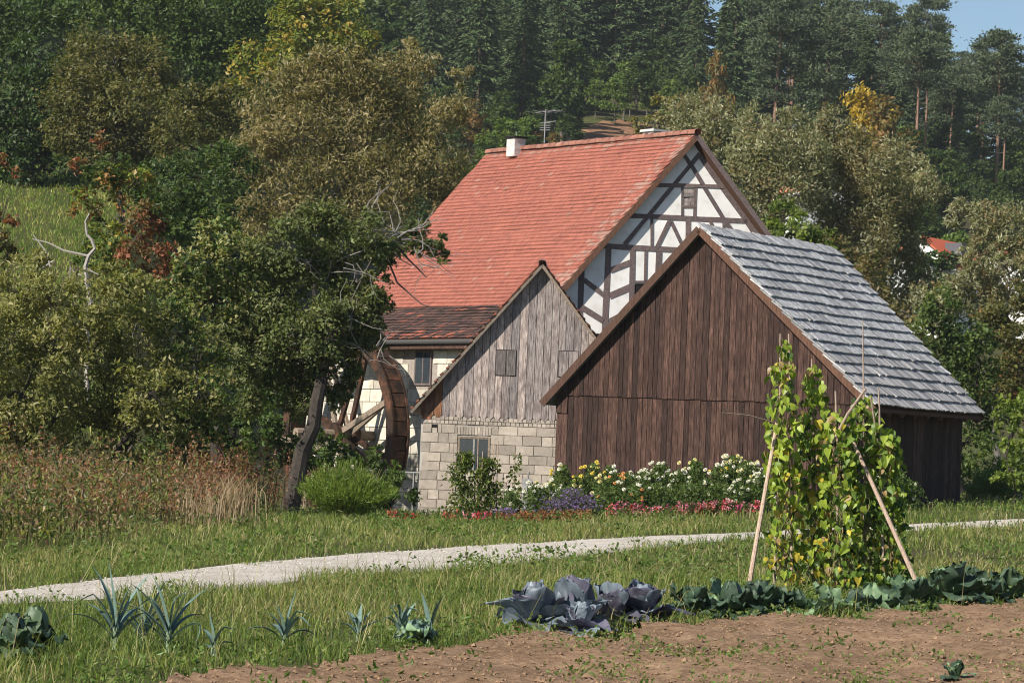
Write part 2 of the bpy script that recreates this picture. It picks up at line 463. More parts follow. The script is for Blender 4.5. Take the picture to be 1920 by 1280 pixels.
# ------------------------------------------------------------------ grass and weeds
def blades(X, Y, H, Wd, col, z=None, lean=.5):
    n = len(X); z = terrain(X, Y) if z is None else z
    B = np.stack([X, Y, z - .02], -1)
    a = RNG.uniform(0, 6.28, n); s = np.stack([np.cos(a), np.sin(a), 0 * a], -1) * Wd[:, None] / 2
    a2 = RNG.uniform(0, 6.28, n); l = np.stack([np.cos(a2), np.sin(a2), 0 * a2], -1) * (H * RNG.uniform(.1, lean * 2, n))[:, None]
    up = np.stack([0 * H, 0 * H, H], -1)
    V = np.stack([B - s, B + s, B + l * .3 + up * .6 + s * .75, B + l * .3 + up * .6 - s * .75, B + l + up * RNG.uniform(.7, 1, n)[:, None]], 1)
    k = np.arange(n)[:, None] * 5
    return V.reshape(-1, 3), [k + np.array([[0, 1, 2, 3]]), k + np.array([[3, 2, 4]])], np.repeat(col, 5, 0)
GREENS = np.array([[.13, .185, .036], [.19, .235, .055], [.09, .145, .030], [.28, .26, .09], [.40, .345, .18]])
def grass_cols(X, Y, dry=.25, seed=0):
    t = fnoise(X * .5 + seed, Y * .28, 3)
    n = len(X); p = RNG.random(n)
    d = dry + (t - .5) * 1.2
    i = np.where(p < d * .35, 4, np.where(p < d, 3, np.where(p < d + .3, 1, np.where(p < d + .62, 0, 2))))
    return GREENS[i] * RNG.uniform(.7, 1.25, (n, 1))
SHEDBOX = [(-2.9, 94.5), (5, 94.5), (5, 101), (-2.9, 101)]
BARNBOX = [(1.1, 86.6), (9.0, 81.4), (13.1, 88.2), (5.3, 93.2)]
def free(X, Y, wob=.4):
    xw = X + wob * (fnoise(X * 2, Y * 1.2 + 9, 2) - .5) * 2; yw = Y + wob * 4 * (fnoise(X * 1.7 + 5, Y * 1.1, 2) - .5)
    return ~in_poly(xw, yw, PATH) & ~in_poly(xw, yw, SOIL) & ~in_poly(X, Y, SHEDBOX) & ~in_poly(X, Y, BARNBOX)
gb = MB()
def add_grass(n, x0, x1, y0, y1, hlo, hhi, w, dry, power=1.0, cond=None, seed=0):
    X, Y = scatter(n, x0, x1, y0, y1, power)
    k = free(X, Y)
    if cond is not None: k &= cond(X, Y)
    X, Y = X[k], Y[k]
    t = fnoise(X * .9 + seed, Y * .5, 2)
    k = RNG.random(len(X)) < .25 + 1.3 * t; X, Y, t = X[k], Y[k], t[k]
    H = RNG.uniform(hlo, hhi, len(X)) * (.45 + 1.1 * t)
    gb.add(*blades(X, Y, H, w * RNG.uniform(.6, 1.3, len(X)) * np.maximum(1, Y / 40), grass_cols(X, Y, dry, seed), lean=.55))
add_grass(150000, -7.5, 9, 15.5, 42, .05, .19, .009, .24, 1.15)
add_grass(84000, -10, 17, 36, 72, .07, .25, .011, .26, 1.0, seed=4)
add_grass(44000, -14, 24, 60, 112, .10, .30, .012, .27, 1.0, cond=lambda x, y: (x > -6) | (y < 76), seed=8)
add_grass(2600, -7, 9, 16, 44, .35, .6, .006, .95, 1.2)
V, F, Cc = gb.get()
tag(place('meadow_grass', mesh('meadow_grass', V, F, GRASS, cols=Cc)), 'tufted green and straw coloured meadow grass', 'grass', kind='stuff')
gb = MB()
X, Y = scatter(60000, -38, -9, 112, 190)
k = (X / Y < -.12); X, Y = X[k], Y[k]
gb.add(*blades(X, Y, RNG.uniform(.15, .42, len(X)), RNG.uniform(.022, .045, len(X)), grass_cols(X, Y, .2, 3) * np.array([1.1, 1.2, .8])))
V, F, Cc = gb.get()
tag(place('hillside_grass', mesh('hillside_grass', V, F, GRASS, cols=Cc)), 'sunlit green grass on the slope behind the shrubs', 'grass', kind='stuff')

def leaf_quads(Pn, D, L, Wd, col, fold=.12, rng=RNG, face=None):     # four-cornered folded leaves, all in one array
    n = len(Pn)
    D = D / (np.linalg.norm(D, axis=1)[:, None] + 1e-9)
    r = rng.normal(size=(n, 3)) if face is None else face + rng.normal(size=(n, 3)) * .45; Sd = np.cross(D, r); Sd /= np.linalg.norm(Sd, axis=1)[:, None] + 1e-9
    Nn = np.cross(Sd, D)
    L = np.broadcast_to(L, (n,))[:, None]; Wd = np.broadcast_to(Wd, (n,))[:, None]
    V = np.stack([Pn, Pn + D * L * .45 + Sd * Wd * .5 + Nn * L * fold, Pn + D * L, Pn + D * L * .45 - Sd * Wd * .5 + Nn * L * fold], 1)
    return V.reshape(-1, 3), np.arange(4 * n).reshape(n, 4), np.repeat(col, 4, 0)
def pick(pal, n, rng=RNG, jit=.25):                       # palette: list of (colour, share)
    w = np.array([p[1] for p in pal], float); i = rng.choice(len(pal), n, p=w / w.sum())
    return np.array([p[0] for p in pal])[i] * rng.uniform(1 - jit, 1 + jit, (n, 1))

# low broad-leaved weeds between the grass and on the soil edge
wb = MB()
def weeds(n, x0, x1, y0, y1, cond, pal, L, h, power=1.2, k_leaves=9, spread=.09):
    X, Y = scatter(n, x0, x1, y0, y1, power); k = cond(X, Y); X, Y = X[k], Y[k]
    z = np.where(in_poly(X, Y, SOIL), soil_h(X, Y), terrain(X, Y))
    Q = np.repeat(np.stack([X, Y, z], -1), k_leaves, 0)
    off = RNG.normal(size=Q.shape) * np.array([spread, spread, 0]); off[:, 2] = RNG.uniform(0, h, len(Q))
    D = RNG.normal(size=Q.shape) * .7; D[:, 2] = RNG.uniform(.05, .8, len(Q))
    wb.add(*leaf_quads(Q + off, D, RNG.uniform(.6, 1.3, len(Q)) * L, RNG.uniform(.35, .7, len(Q)) * L, pick(pal, len(Q))))
GW = [((.11, .18, .035), 3), ((.14, .22, .05), 3), ((.18, .22, .07), 1.5)]
edge = lambda x, y: ~in_poly(x, y, SOIL) & in_poly(x, y - 4.2, SOIL) & ~in_poly(x, y, PATH)
weeds(3000, -5, 9, 17, 44, edge, GW + [((.2, .22, .07), 2)], .045, .12)
weeds(620, -5, 9, 16, 40, lambda x, y: in_poly(x, y, SOIL) & ((fnoise(x * .8, y * .5, 2) > .56) | ~in_poly(x, y + 1.3, SOIL)), GW, .05, .06, k_leaves=7, spread=.06)
weeds(330, .3, 5, 16, 25, lambda x, y: in_poly(x, y, SOIL) & (fnoise(x * 1.1, y * .7, 2) > .47), GW + [((.22, .22, .08), 4)], .036, .07, 1.0, 11, .07)
weeds(320, -4, 9, 16, 36, lambda x, y: in_poly(x, y, SOIL), [((.13, .17, .05), 1), ((.09, .14, .03), 1)], .05, .05, k_leaves=6, spread=.05)
weeds(3200, -12, 16, 38, 84, lambda x, y: free(x, y) & (fnoise(x * .6, y * .4, 2) > .5), GW + [((.08, .125, .035), 2)], .08, .25, 1.0, 10, .13)
weeds(2600, -7, 9, 17, 44, lambda x, y: free(x, y) & (fnoise(x * .7 + 20, y * .45, 2) > .47), GW, .05, .14, 1.1, 9, .10)
V, F, Cc = wb.get()
tag(place('low_weeds', mesh('low_weeds', V, F, LEAF, cols=Cc)), 'small broad leaved weeds among grass and soil', 'weeds', kind='stuff')

# rust-brown thicket of dock and tall weeds on the left
WEEDP = np.array([ground(-120, 1072)[:2], ground(0, 1052)[:2], ground(250, 1012)[:2], ground(420, 985)[:2], ground(560, 966)[:2], ground(612, 950)[:2], [-3.2, 82], [-20, 82], [-20, 38]])
tb = MB()
X, Y = scatter(7000, -18, -2, 36, 84, 1.0)
k = in_poly(X + 1.6 * (fnoise(X * .9, Y * .5, 2) - .5), Y + 9 * (fnoise(X * .7 + 8, Y * .4, 2) - .5), WEEDP) & (RNG.random(len(X)) < .35 + 1.1 * fnoise(X * .5 + 60, Y * .3, 2)); X, Y = X[k], Y[k]
n = len(X)
H = RNG.uniform(.45, 1.05, n) * (.75 + .6 * fnoise(X * .4, Y * .25, 2)) * (1 + .25 * (Y > 60) + .25 * (Y > 68))
zone = fnoise(X * .45 + 40, Y * .22, 3)
pxl = X / Y * FOC + 960
kind = np.where(RNG.random(n) < np.where((pxl > 370) & (pxl < 560) & (Y > 58), .65, .32) + (zone - .5), 0, np.where(RNG.random(n) < .5, 1, 2))
tb.add(*blades(X, Y, H, RNG.uniform(.012, .022, n), np.where(kind[:, None] == 0, [[.15, .075, .045]], [[.12, .11, .05]]) * RNG.uniform(.7, 1.2, (n, 1)), lean=.2))
m = 16
Q = np.repeat(np.stack([X, Y, terrain(X, Y)], -1), m, 0); hh = np.repeat(H, m); kk = np.repeat(kind, m)
t = np.where(kk == 0, RNG.uniform(.55, 1.0, len(Q)), RNG.uniform(.15, 1.0, len(Q)))
off = RNG.normal(size=Q.shape) * np.where(kk == 0, .035, .11)[:, None]; off[:, 2] = hh * t
D = RNG.normal(size=Q.shape) * .8; D[:, 2] += .5
rust = pick([((.29, .125, .065), 3), ((.21, .095, .06), 3), ((.36, .19, .10), 1.5)], len(Q))
brown = pick([((.21, .14, .08), 3), ((.30, .22, .12), 2), ((.14, .12, .06), 2)], len(Q))
olive = pick([((.15, .175, .05), 3), ((.21, .22, .065), 2), ((.10, .135, .04), 2), ((.32, .29, .08), .8)], len(Q))
cc = np.where(kk[:, None] == 0, rust, np.where(kk[:, None] == 1, brown, olive))
L = np.where(kk == 0, RNG.uniform(.04, .08, len(Q)), RNG.uniform(.07, .15, len(Q)))
tb.add(*leaf_quads(Q + off, D, L, L * np.where(kk == 0, .7, .42), cc))
V, F, Cc = tb.get()
tag(place('weed_thicket', mesh('weed_thicket', V, F, LEAF, cols=Cc)), 'rust brown and olive weeds standing waist high beyond the path', 'weeds', kind='stuff')

# ------------------------------------------------------------------ buildings: helpers
class Face:                                               # an upright wall plane: s along it, t up, n outward
    def __init__(f, o, u):
        f.o = np.array([o[0], o[1], 0.0]); f.u = unit([u[0], u[1], 0]); f.n = np.array([f.u[1], -f.u[0], 0.0])
    def at(f, s, t, d=0.0): return f.o + f.u * s + np.array([0, 0, t]) + f.n * d
    def px(f, x, y):
        q = on_plane(x, y, f.o, f.n); return np.dot(q - f.o, f.u), q[2]
    def slab(f, poly, d0, d1): return prism([f.at(s, t, d0) for s, t in poly], f.n * (d1 - d0))
    def bar(f, a, b, w, d0, d1):                          # a, b in (s, t)
        a = np.array(a); b = np.array(b); q = unit(b - a); m = np.array([-q[1], q[0]]) * w / 2; k = max(1, int(np.linalg.norm(b - a) / .7))
        ts = np.linspace(0, 1, k + 1); bow = random.uniform(-.12, .12)
        lo_ = [a + (b - a) * t - m * (random.uniform(.86, 1.1) + bow * math.sin(t * 3.14)) for t in ts]; hi_ = [a + (b - a) * t + m * (random.uniform(.86, 1.1) - bow * math.sin(t * 3.14)) for t in ts]
        return f.slab(lo_ + hi_[::-1], d0, d1)
def below(line, s):                                       # roof line as sorted (s, t) points
    return float(np.interp(s, [p[0] for p in line], [p[1] for p in line]))
def clip_top(s0, s1, b, line):
    mid = [p for p in line if s0 + .004 < p[0] < s1 - .004]
    top = [(s1, below(line, s1))] + [tuple(p) for p in reversed(mid)] + [(s0, below(line, s0))]
    return top
def tiles(a, b, ka, kb, rows, cols, mb, colf, w_frac=.97, lift=.035, th=.016, wave=.0, c0=0, c1=None, over=1.25):
    """round-ended clay tiles on the slope a-b (top edge) to ka-kb (bottom edge), staggered row by row"""
    a, b, ka, kb = (np.asarray(v, float) for v in (a, b, ka, kb))
    nrm = unit(np.cross(b - a, ka - a)); nrm = nrm if nrm[2] > 0 else -nrm
    c1 = cols if c1 is None else c1
    prof = [(-.5, 0), (-.5, .66), (-.3, .90), (0, 1), (.3, .90), (.5, .66), (.5, 0)]
    out, colr = [], []
    for i in range(rows):
        off = .5 * (i % 2)
        j = np.arange(c0, c1)
        jit = RNG.normal(size=len(j)) * .012
        q = []
        for (pu, pv) in prof:
            U = np.clip((j + .5 + off + pu * w_frac) / cols, 0, 1)[:, None]
            Vv = (i + 1 - over * (1 - pv) + .0) / rows + (jit * .25 / 1)[:, None] * pv / rows
            Vv = np.clip(Vv, 0, 1.02)
            top = a + (b - a) * U; bot = ka + (kb - ka) * U
            h = .006 + lift * pv + wave * (fnoise(U[:, 0] * 7, np.full(len(j), i * .25), 2) - .5)
            q.append(top + (bot - top) * Vv + nrm * (h + jit * .3)[:, None] if np.ndim(h) else top + (bot - top) * Vv + nrm * h)
        q = np.stack(q, 1); lo = q[:, 1:6] - nrm * th
        out.append(np.concatenate([q, lo], 1)); colr.append(colf(i, j))
    V = np.concatenate(out); n = len(V); C = np.concatenate(colr)
    k = np.arange(n)[:, None] * 12
    F = [k + np.array([[0, 1, 2, 3, 4, 5, 6]]), np.concatenate([k + np.array([[1 + m, 7 + m, 8 + m, 2 + m]]) for m in range(4)])]
    mb.add(V.reshape(-1, 3), F, np.repeat(C, 12, 0))
Z3 = np.array([0, 0, 1.0])

# ------------------------------------------------------------------ the mill house
A = P(1307, 250, 102.0)
B = at_height(915, 287, A[2])
rh = unit(B - A); LR = np.linalg.norm(B - A)
gu = np.array([math.cos(rad(12)), math.sin(rad(12)), 0]); gn = np.array([gu[1], -gu[0], 0])
KN = on_plane(1027, 571, A, gn)
g0 = at_height(905, 635, 5.22); GN = g0 + rh * (np.dot(A - g0, gn) / np.dot(rh, gn))
R1 = on_plane(1446, 442, A, gn); RE = A + (R1 - A) * ((A[2] - 5.2) / (A[2] - R1[2]))
house = thing('mill_house', 'white half-timbered mill house with a steep red tiled roof', 'house', gp(3, 104))
W = Face(A + rh * .36, gu)                                # gable wall
lo = -1.2
gl = [W.px(1062, 560)]
sA = np.dot(A + rh * .36 - W.o, W.u)
def wp(p): q = p + rh * .36; return (np.dot(q - W.o, W.u), q[2])
pA, pK, pG, pR = wp(A), wp(KN), wp(GN), wp(RE)
poly = [(pG[0] + .45, lo), (pR[0] - .4, lo), (pR[0] - .4, pR[1] + .35), (pA[0], pA[1] - .16), (pK[0], pK[1] - .14), (pG[0] + .45, pG[1] + .2)]
V, F = W.slab(poly, -.25, 0); part('gable_wall', V, F, PLASTER, house)
c7 = lambda x, y: W.px(1040 + x / 3.369, 260 + y / 3.369)
panels = [[(880, 30), (915, 95), (850, 175), (815, 105)], [(812, 100), (848, 180), (750, 290), (640, 290)], [(628, 300), (745, 300), (600, 480), (476, 480)],
    [(466, 490), (590, 490), (450, 668), (309, 668)], [(858, 185), (935, 290), (765, 290)], [(920, 110), (1045, 295), (945, 295), (868, 180)],
    [(745, 305), (805, 305), (805, 490), (610, 490)], [(810, 430), (885, 430), (882, 492), (806, 492)], [(892, 310), (940, 310), (1050, 500), (884, 495)],
    [(960, 312), (1060, 312), (1200, 512), (1065, 505)], [(600, 510), (612, 510), (612, 688), (455, 688)], [(612, 512), (722, 515), (645, 690), (612, 688)],
    [(728, 520), (795, 655), (790, 692), (648, 690)], [(735, 520), (840, 525), (840, 650), (800, 660)], [(845, 525), (1068, 530), (1068, 640), (845, 650)],
    [(1070, 530), (1108, 535), (1180, 650), (1072, 640)], [(1105, 530), (1225, 535), (1330, 680), (1195, 650)], [(190, 790), (330, 680), (318, 970), (185, 880)],
    [(180, 895), (310, 990), (312, 1140), (168, 1065)], [(168, 1080), (308, 1150), (308, 1235), (200, 1235), (160, 1100)], [(40, 945), (170, 805), (158, 1090), (90, 1080)],
    [(345, 690), (480, 700), (475, 780), (350, 830)], [(350, 845), (475, 790), (472, 930), (345, 985)], [(345, 1005), (470, 945), (470, 1100), (340, 1150)],
    [(340, 1170), (430, 1120), (470, 1235), (330, 1235)], [(505, 712), (575, 715), (570, 905), (505, 905)], [(580, 715), (650, 720), (648, 900), (575, 905)], [(668, 720), (900, 730), (900, 900), (668, 900)]]
for pl in panels:
    q = [c7(*p) for p in pl]; c = np.mean(q, 0)
    V, F = W.slab(q, .002, .018 + random.uniform(0, .008)); 
    V[len(q):] = V[len(q):] + (W.at(*c, .02) - V[len(q):]) * .03
    part('plaster_panel', V, F, PLASTER, house)
wood_px = [((918, 100), (1275, 600), 50), ((1275, 600), (1500, 915), 50), ((915, 95), (440, 668), 27), ((630, 294), (1065, 303), 25), ((470, 486), (1215, 522), 30), ((292, 677), (1330, 727), 34),
    ((812, 100), (870, 182), 26), ((870, 182), (935, 290), 26), ((940, 300), (1060, 500), 27), ((1060, 500), (1170, 655), 27),
    ((612, 500), (612, 686), 19), ((724, 520), (642, 690), 24), ((733, 520), (806, 675), 24), ((841, 512), (841, 700), 32), ((1068, 520), (1068, 700), 22), ((975, 515), (1000, 560), 20),
    ((340, 690), (313, 1240), 38), ((492, 702), (482, 1240), 35), ((575, 710), (570, 900), 18), ((656, 715), (650, 900), 36), ((170, 800), (158, 1240), 36),
    ((182, 890), (312, 992), 30), ((170, 1066), (306, 1150), 36), ((350, 832), (477, 782), 36), ((345, 992), (477, 937), 42), ((343, 1155), (477, 1085), 38), ((500, 906), (700, 906), 18),
    ((100, 1240), (520, 1252), 30), ((806, 302), (806, 492), 18), ((889, 302), (883, 498), 20), ((800, 430), (890, 430), 16)]
for k, (a, b, w) in enumerate(wood_px):
    V, F = W.bar(c7(*a), c7(*b), w / 3.369 / ppm(103), .004, .036 + .0045 * (k % 4))
    part('timber_beam', V, F, TIMBER, house)
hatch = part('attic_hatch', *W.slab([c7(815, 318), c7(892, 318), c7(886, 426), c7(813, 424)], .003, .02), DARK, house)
for k, (y0, y1) in enumerate(((320, 344), (346, 368), (371, 396), (399, 422))):
    V, F = W.slab([c7(817, y0 + (k == 2) * 7), c7(889, y0), c7(887, y1), c7(816, y1 + (k == 2) * 5)], .022, .034)
    part('slat', V, F, SHED_WOOD, hatch)
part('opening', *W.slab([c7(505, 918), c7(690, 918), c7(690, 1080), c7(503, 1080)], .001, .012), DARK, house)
# long side wall beside the wheel
wn_ = np.array([-rh[1], rh[0], 0]) * (1 if -rh[1] < 0 else -1)
wo = GN - wn_ * .42
SW = Face(wo, -rh)                                        # s grows towards the gable
if np.dot(SW.n, wn_) < 0: SW.n = wn_
top = GN[2] - .12
s1 = np.dot(W.at(pG[0] + .45, 0) - SW.o, SW.u)
V, F = SW.slab([(-LR - .2, lo), (s1, lo), (s1, top), (-LR - .2, top)], -.3, 0); part('side_wall', V, F, MORTAR, house)
# window of the side wall
wx0, wy1 = SW.px(778, 722); wx1, wy0 = SW.px(812, 657)
wf = part('window', *SW.slab([(wx0, wy1), (wx1, wy1), (wx1, wy0), (wx0, wy0)], .012, .055), TIMBER, house)
mx = (wx0 + wx1) / 2
for (a, b) in ((wx0 + .07, mx - .03), (mx + .03, wx1 - .07)):
    part('pane', *SW.slab([(a, wy1 + .07), (b, wy1 + .07), (b, wy0 - .07), (a, wy0 - .07)], .056, .06), GLASSY, wf)
rng2 = np.random.default_rng(4)
t = lo + .2
while t < top - .05:
    h = min(.42, top - t); s = -LR + rng2.uniform(0, .5)
    while s < s1 - .1:
        w = rng2.uniform(.5, .95); e = min(s + w, s1)
        if not (e > wx0 - .05 and s < wx1 + .05 and t + h > wy1 - .05 and t < wy0 + .05):
            g = .012; d = rng2.uniform(.012, .035)
            V, F = SW.slab([(s + g, t + g), (e - g, t + g), (e - g, t + h - g), (s + g, t + h - g)], .0, d)
            part('stone_block', V, F, STONE, house)
        s = e
    t += h
# roof
BF = A + rh * LR; KF = KN + rh * LR; GF = GN + rh * LR; RF = RE + rh * LR
for nm, q in (('roof', [A, KN, KF, BF]), ('lower_roof', [KN, GN, GF, KF]), ('rear_roof', [A, RE, RF, BF])):
    V, F = prism([np.array(p) - Z3 * .012 for p in q], -Z3 * .15); part(nm, V, F, BARN_TRIM, house)
def redc(i, j):
    u = fnoise(j * .16 + 3, np.full(len(j), i * .13), 3)
    c = np.array([.297, .105, .075]) * RNG.uniform(.86, 1.12, (len(j), 1)) * (.92 + .16 * u[:, None])
    old = (RNG.random(len(j)) < np.where((j < 5) | (i < 2), .5, .012)) 
    c[old] = np.array([.30, .17, .135]) * RNG.uniform(.8, 1.2, (old.sum(), 1))
    return c
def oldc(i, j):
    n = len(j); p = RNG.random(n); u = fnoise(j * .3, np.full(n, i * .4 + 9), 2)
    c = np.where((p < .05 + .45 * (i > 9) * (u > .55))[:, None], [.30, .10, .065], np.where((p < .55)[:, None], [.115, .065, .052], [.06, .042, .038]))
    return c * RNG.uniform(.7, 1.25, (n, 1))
mb = MB(); tiles(A + Z3 * .01, BF + Z3 * .01, KN + Z3 * .01, KF + Z3 * .01, 45, 66, mb, redc, wave=.055, lift=.030, th=.015)
mb.part('roof_tiles', TILE, house, kind='stuff')
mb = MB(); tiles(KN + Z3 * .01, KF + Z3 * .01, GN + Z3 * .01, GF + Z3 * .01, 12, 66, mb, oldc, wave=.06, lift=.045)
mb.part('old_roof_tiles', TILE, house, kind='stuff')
mb = MB(); tiles(A + Z3 * .01, BF + Z3 * .01, RE + Z3 * .01, RF + Z3 * .01, 50, 66, mb, redc, c0=0, c1=12)
mb.part('rear_roof_tiles', TILE, house, kind='stuff')
RIDGE = mottled('ridge_tile_clay', [(.3, (.2, .10, .075)), (.55, (.33, .15, .11)), (.75, (.38, .27, .22))], 3, .9, .5, (.75, 1.15))
def ridge_tiles(a, b, n, r, parent, mat):
    d = unit(b - a); side = unit(np.cross(d, Z3)); L = np.linalg.norm(b - a) / n
    for k in range(n):
        q = []
        for e, rr in ((0, r * 1.08), (L * 1.06, r * .92)):
            for th in np.linspace(-.25, math.pi + .25, 7):
                q.append(a + d * (k * L + e) + side * math.cos(th) * rr + Z3 * (math.sin(th) * rr * .8 - .03 + random.uniform(-.012, .012)))
        q = np.array(q); F = np.array([[m, m + 1, m + 8, m + 7] for m in range(6)])
        inner = q - Z3 * .015
        V = np.concatenate([q, inner]); F2 = [F, F[:, ::-1] + 14, np.array([[m, m + 14, m + 15, m + 1] for m in range(6)])]
        part('ridge_tile', V, F2, mat, parent)
ridge_tiles(A + Z3 * .06 - rh * .05, BF + Z3 * .06, 31, .14, house, RIDGE)
# verge boards, gutter
for p, q in ((A, KN), (KN, GN), (A, RE)):
    V, F = beam(p - Z3 * .10 - rh * .015, q - Z3 * .10 - rh * .015, .16, .03, gn); part('verge_board', V, F, TIMBER if q is RE else BARN_TRIM, house)
gc = np.linspace(0, 1, 2)[:, None] * (GF - GN)[None] + GN + wn_ * .06 - Z3 * .08
V, F = tube(gc, .075, 8); part('gutter', V, F, plain('dark_zinc', (.07, .068, .066), .5), house)
V, F = prism([GN - Z3 * .17, GN - Z3 * .30, GF - Z3 * .30, GF - Z3 * .17], -wn_ * .5); part('eave_board', V, F, BARN_WOOD, house)
# chimneys
WBRICK = mottled('whitewashed_brick', [(.3, (.5, .46, .42)), (.7, (.76, .73, .7))], 6, .95, .6)
def chimney(pxx, pyy, sx, sz, back, capmat, dz0):
    q = at_height(pxx, pyy, A[2]); q = A + rh * np.dot(q - A, rh) - wn_ * back
    ch = part('chimney', *box(q + Z3 * (sz / 2 - dz0), sx, sx, sz, rh, wn_), WBRICK, house)
    for k in range(int(sz / .085)):
        zz = q[2] - dz0 + .045 + k * .085
        for sgn in (-1, 1):
            for f, e in ((rh, wn_), (wn_, rh)):
                for h in (-1, 1):
                    c = q + f * sgn * (sx / 2 + .003) + e * h * sx * .25 + Z3 * (zz - q[2])
                    part('brick', *box(c, .012, sx * .5 - .012, .072, f, e), WBRICK, ch)
    part('cap', *box(q + Z3 * (sz - dz0 + .04), sx * 1.25, sx * 1.25, .07, rh, wn_), capmat, ch)
    return q, ch
q, ch = chimney(997, 284, .46, .62, -.15, DARK, .25)
part('rod', *tube([q + Z3 * .36, q + Z3 * .62], .015, 5), METAL, ch)
q, ch = chimney(1206, 262, .58, .9, .75, WBRICK, .62)
# antenna
ab = at_height(1037, 280, A[2]); ab = A + rh * np.dot(ab - A, rh) - wn_ * .12
ant = thing('tv_antenna', 'thin television antenna with cross rods on the red roof ridge', 'antenna', ab)
V, F = tube([ab - Z3 * .3, ab + Z3 * 1.32], .024, 6); part('mast', V, F, METAL, ant)
bx_ = unit([1, -.35, 0]); by_ = unit([.35, 1, 0])
V, F = tube([ab + Z3 * 1.22 - bx_ * .35, ab + Z3 * 1.30 + bx_ * .5], .012, 5); part('boom', V, F, METAL, ant)
V, F = tube([ab + Z3 * .88, ab + Z3 * .93 + bx_ * .4], .012, 5); part('boom', V, F, METAL, ant)
for k, (d, z, l) in enumerate(((-.3, 1.2, .45), (-.1, 1.24, .4), (.12, 1.25, .36), (.3, 1.27, .34), (.45, 1.29, .3))):
    c = ab + bx_ * d + Z3 * z; V, F = tube([c - by_ * l - bx_ * l * .5, c + by_ * l + bx_ * l * .5], .008, 4); part('rod', V, F, METAL, ant)
for z in (.62, .7, .78, .86):
    for s in (-1, 1):
        c = ab + Z3 * z + bx_ * .1 * s; V, F = tube([c - bx_ * .09, c + bx_ * .09], .012, 4); part('rod', V, F, METAL, ant)

# ------------------------------------------------------------------ the dark barn
A = P(1312, 424, 84.0)
B = at_height(1560, 467, A[2]); rb = unit(B - A); LB = np.linalg.norm(B - A); LE = 6.75
bu = np.array([rb[1], -rb[0], 0])
VF = Face(A, bu); 
l_ = on_plane(1019, 751, A, VF.n); r_ = on_plane(1640, 764, A, VF.n)
barn = thing('barn', 'dark brown plank barn with a grey wooden shingle roof', 'barn', gp(6, 86))
BF_ = Face(A + rb * .26, bu)
pa = np.array([0.0, A[2]]); plv = np.array([np.dot(l_ - A, bu), l_[2]]); prv = np.array([np.dot(r_ - A, bu), r_[2]])
rake = [(plv[0], plv[1] - .10), (0, pa[1] - .14), (prv[0], prv[1] - .10)]
wl = BF_.px(1043, 800)[0]; wr = prv[0] + (plv[0] - wl) * -1 * .75
wr = prv[0] - .55
zj = BF_.px(1068, 741)[1]; zj2 = BF_.px(1450, 753)[1]
gz0 = lambda s: float(terrain(*BF_.at(s, 0)[:2])) - .15
V, F = BF_.slab([(wl, gz0(wl)), (wr, gz0(wr)), (wr, below(rake, wr) - .03), (0, pa[1] - .2), (wl, below(rake, wl) - .03)], -.12, -.01)
part('front_frame', V, F, DARK, barn)
s = wl
k = 0
while s < wr - .04:
    w = random.uniform(.125, .19); e = min(s + w, wr)
    if wr - e < .06: e = wr
    g = .006
    zjj = zj + (zj2 - zj) * (s - wl) / 5.5
    d = random.uniform(0, .012)
    jb = zjj if k > 1 else zjj - .48
    V, F = BF_.slab([(s + g, gz0(s)), (e - g, gz0(e)), (e - g, jb + .05), (s + g, jb + .05)], -.008, .010 + d)
    part('plank', V, F, BARN_WOOD, barn)
    d = random.uniform(0, .012); b0 = jb + random.uniform(-.015, .012)
    lo_l = below(rake, s + g); lo_r = below(rake, e - g)
    if min(lo_l, lo_r) > b0 + .05:
        V, F = BF_.slab([(s + g, b0), (e - g, b0)] + clip_top(s + g, e - g, b0, rake), .026, .044 + d)
        part('plank', V, F, BARN_WOOD, barn)
    s = e; k += 1
# other walls
def wall_planks(face, a, b, top, name='plank', w0=.2, d=.02):
    s = a
    while s < b - .02:
        w = random.uniform(w0 * .85, w0 * 1.15); e = min(s + w, b)
        z0 = float(terrain(*face.at(s, 0)[:2])) - .15
        V, F = face.slab([(s + .005, z0), (e - .005, z0), (e - .005, top), (s + .005, top)], 0, d + random.uniform(0, .01))
        part(name, V, F, BARN_WOOD, barn); s = e
sideR = Face(BF_.at(wr, 0), rb)                          # right-hand wall: outward normal must point along bu
if np.dot(sideR.n, bu) < 0: sideR.n = bu
depth = LE - .35
part('side_wall', *sideR.slab([(0, -.3), (depth, -.3), (depth, prv[1] + .42), (0, prv[1] + .42)], -.1, -.005), DARK, barn)
wall_planks(sideR, .06, depth, prv[1] + .35)
sideL = Face(BF_.at(wl, 0), rb); sideL.n = -bu
part('side_wall', *sideL.slab([(0, -.5), (depth, -.5), (depth, plv[1] + .2), (0, plv[1] + .2)], -.1, 0), BARN_WOOD, barn)
back = Face(BF_.at(0, 0) + rb * depth, bu); back.n = rb
part('rear_wall', *back.slab([(wl, -.5), (wr, -.3), (wr, below(rake, wr) - .03), (0, pa[1] - .2), (wl, below(rake, wl) - .03)], -.1, 0), BARN_WOOD, barn)
for sg, pv in ((-1, plv), (1, prv)):
    q = [A + Z3 * -.02, VF.at(*pv) - Z3 * .02]; q = q + [q[1] + rb * LE, q[0] + rb * LB]
    part('roof', *prism(q, -Z3 * .09), BARN_TRIM if sg > 0 else SHINGLE, barn)
    for off, off2 in ((-.03, -.03), (LB - .01, LE - .01)):
        V, F = beam(A + rb * off - Z3 * .085, VF.at(*pv) + rb * off2 - Z3 * .085 + bu * sg * .02, .20, .04, -rb); part('bargeboard', V, F, BARN_TRIM, barn)
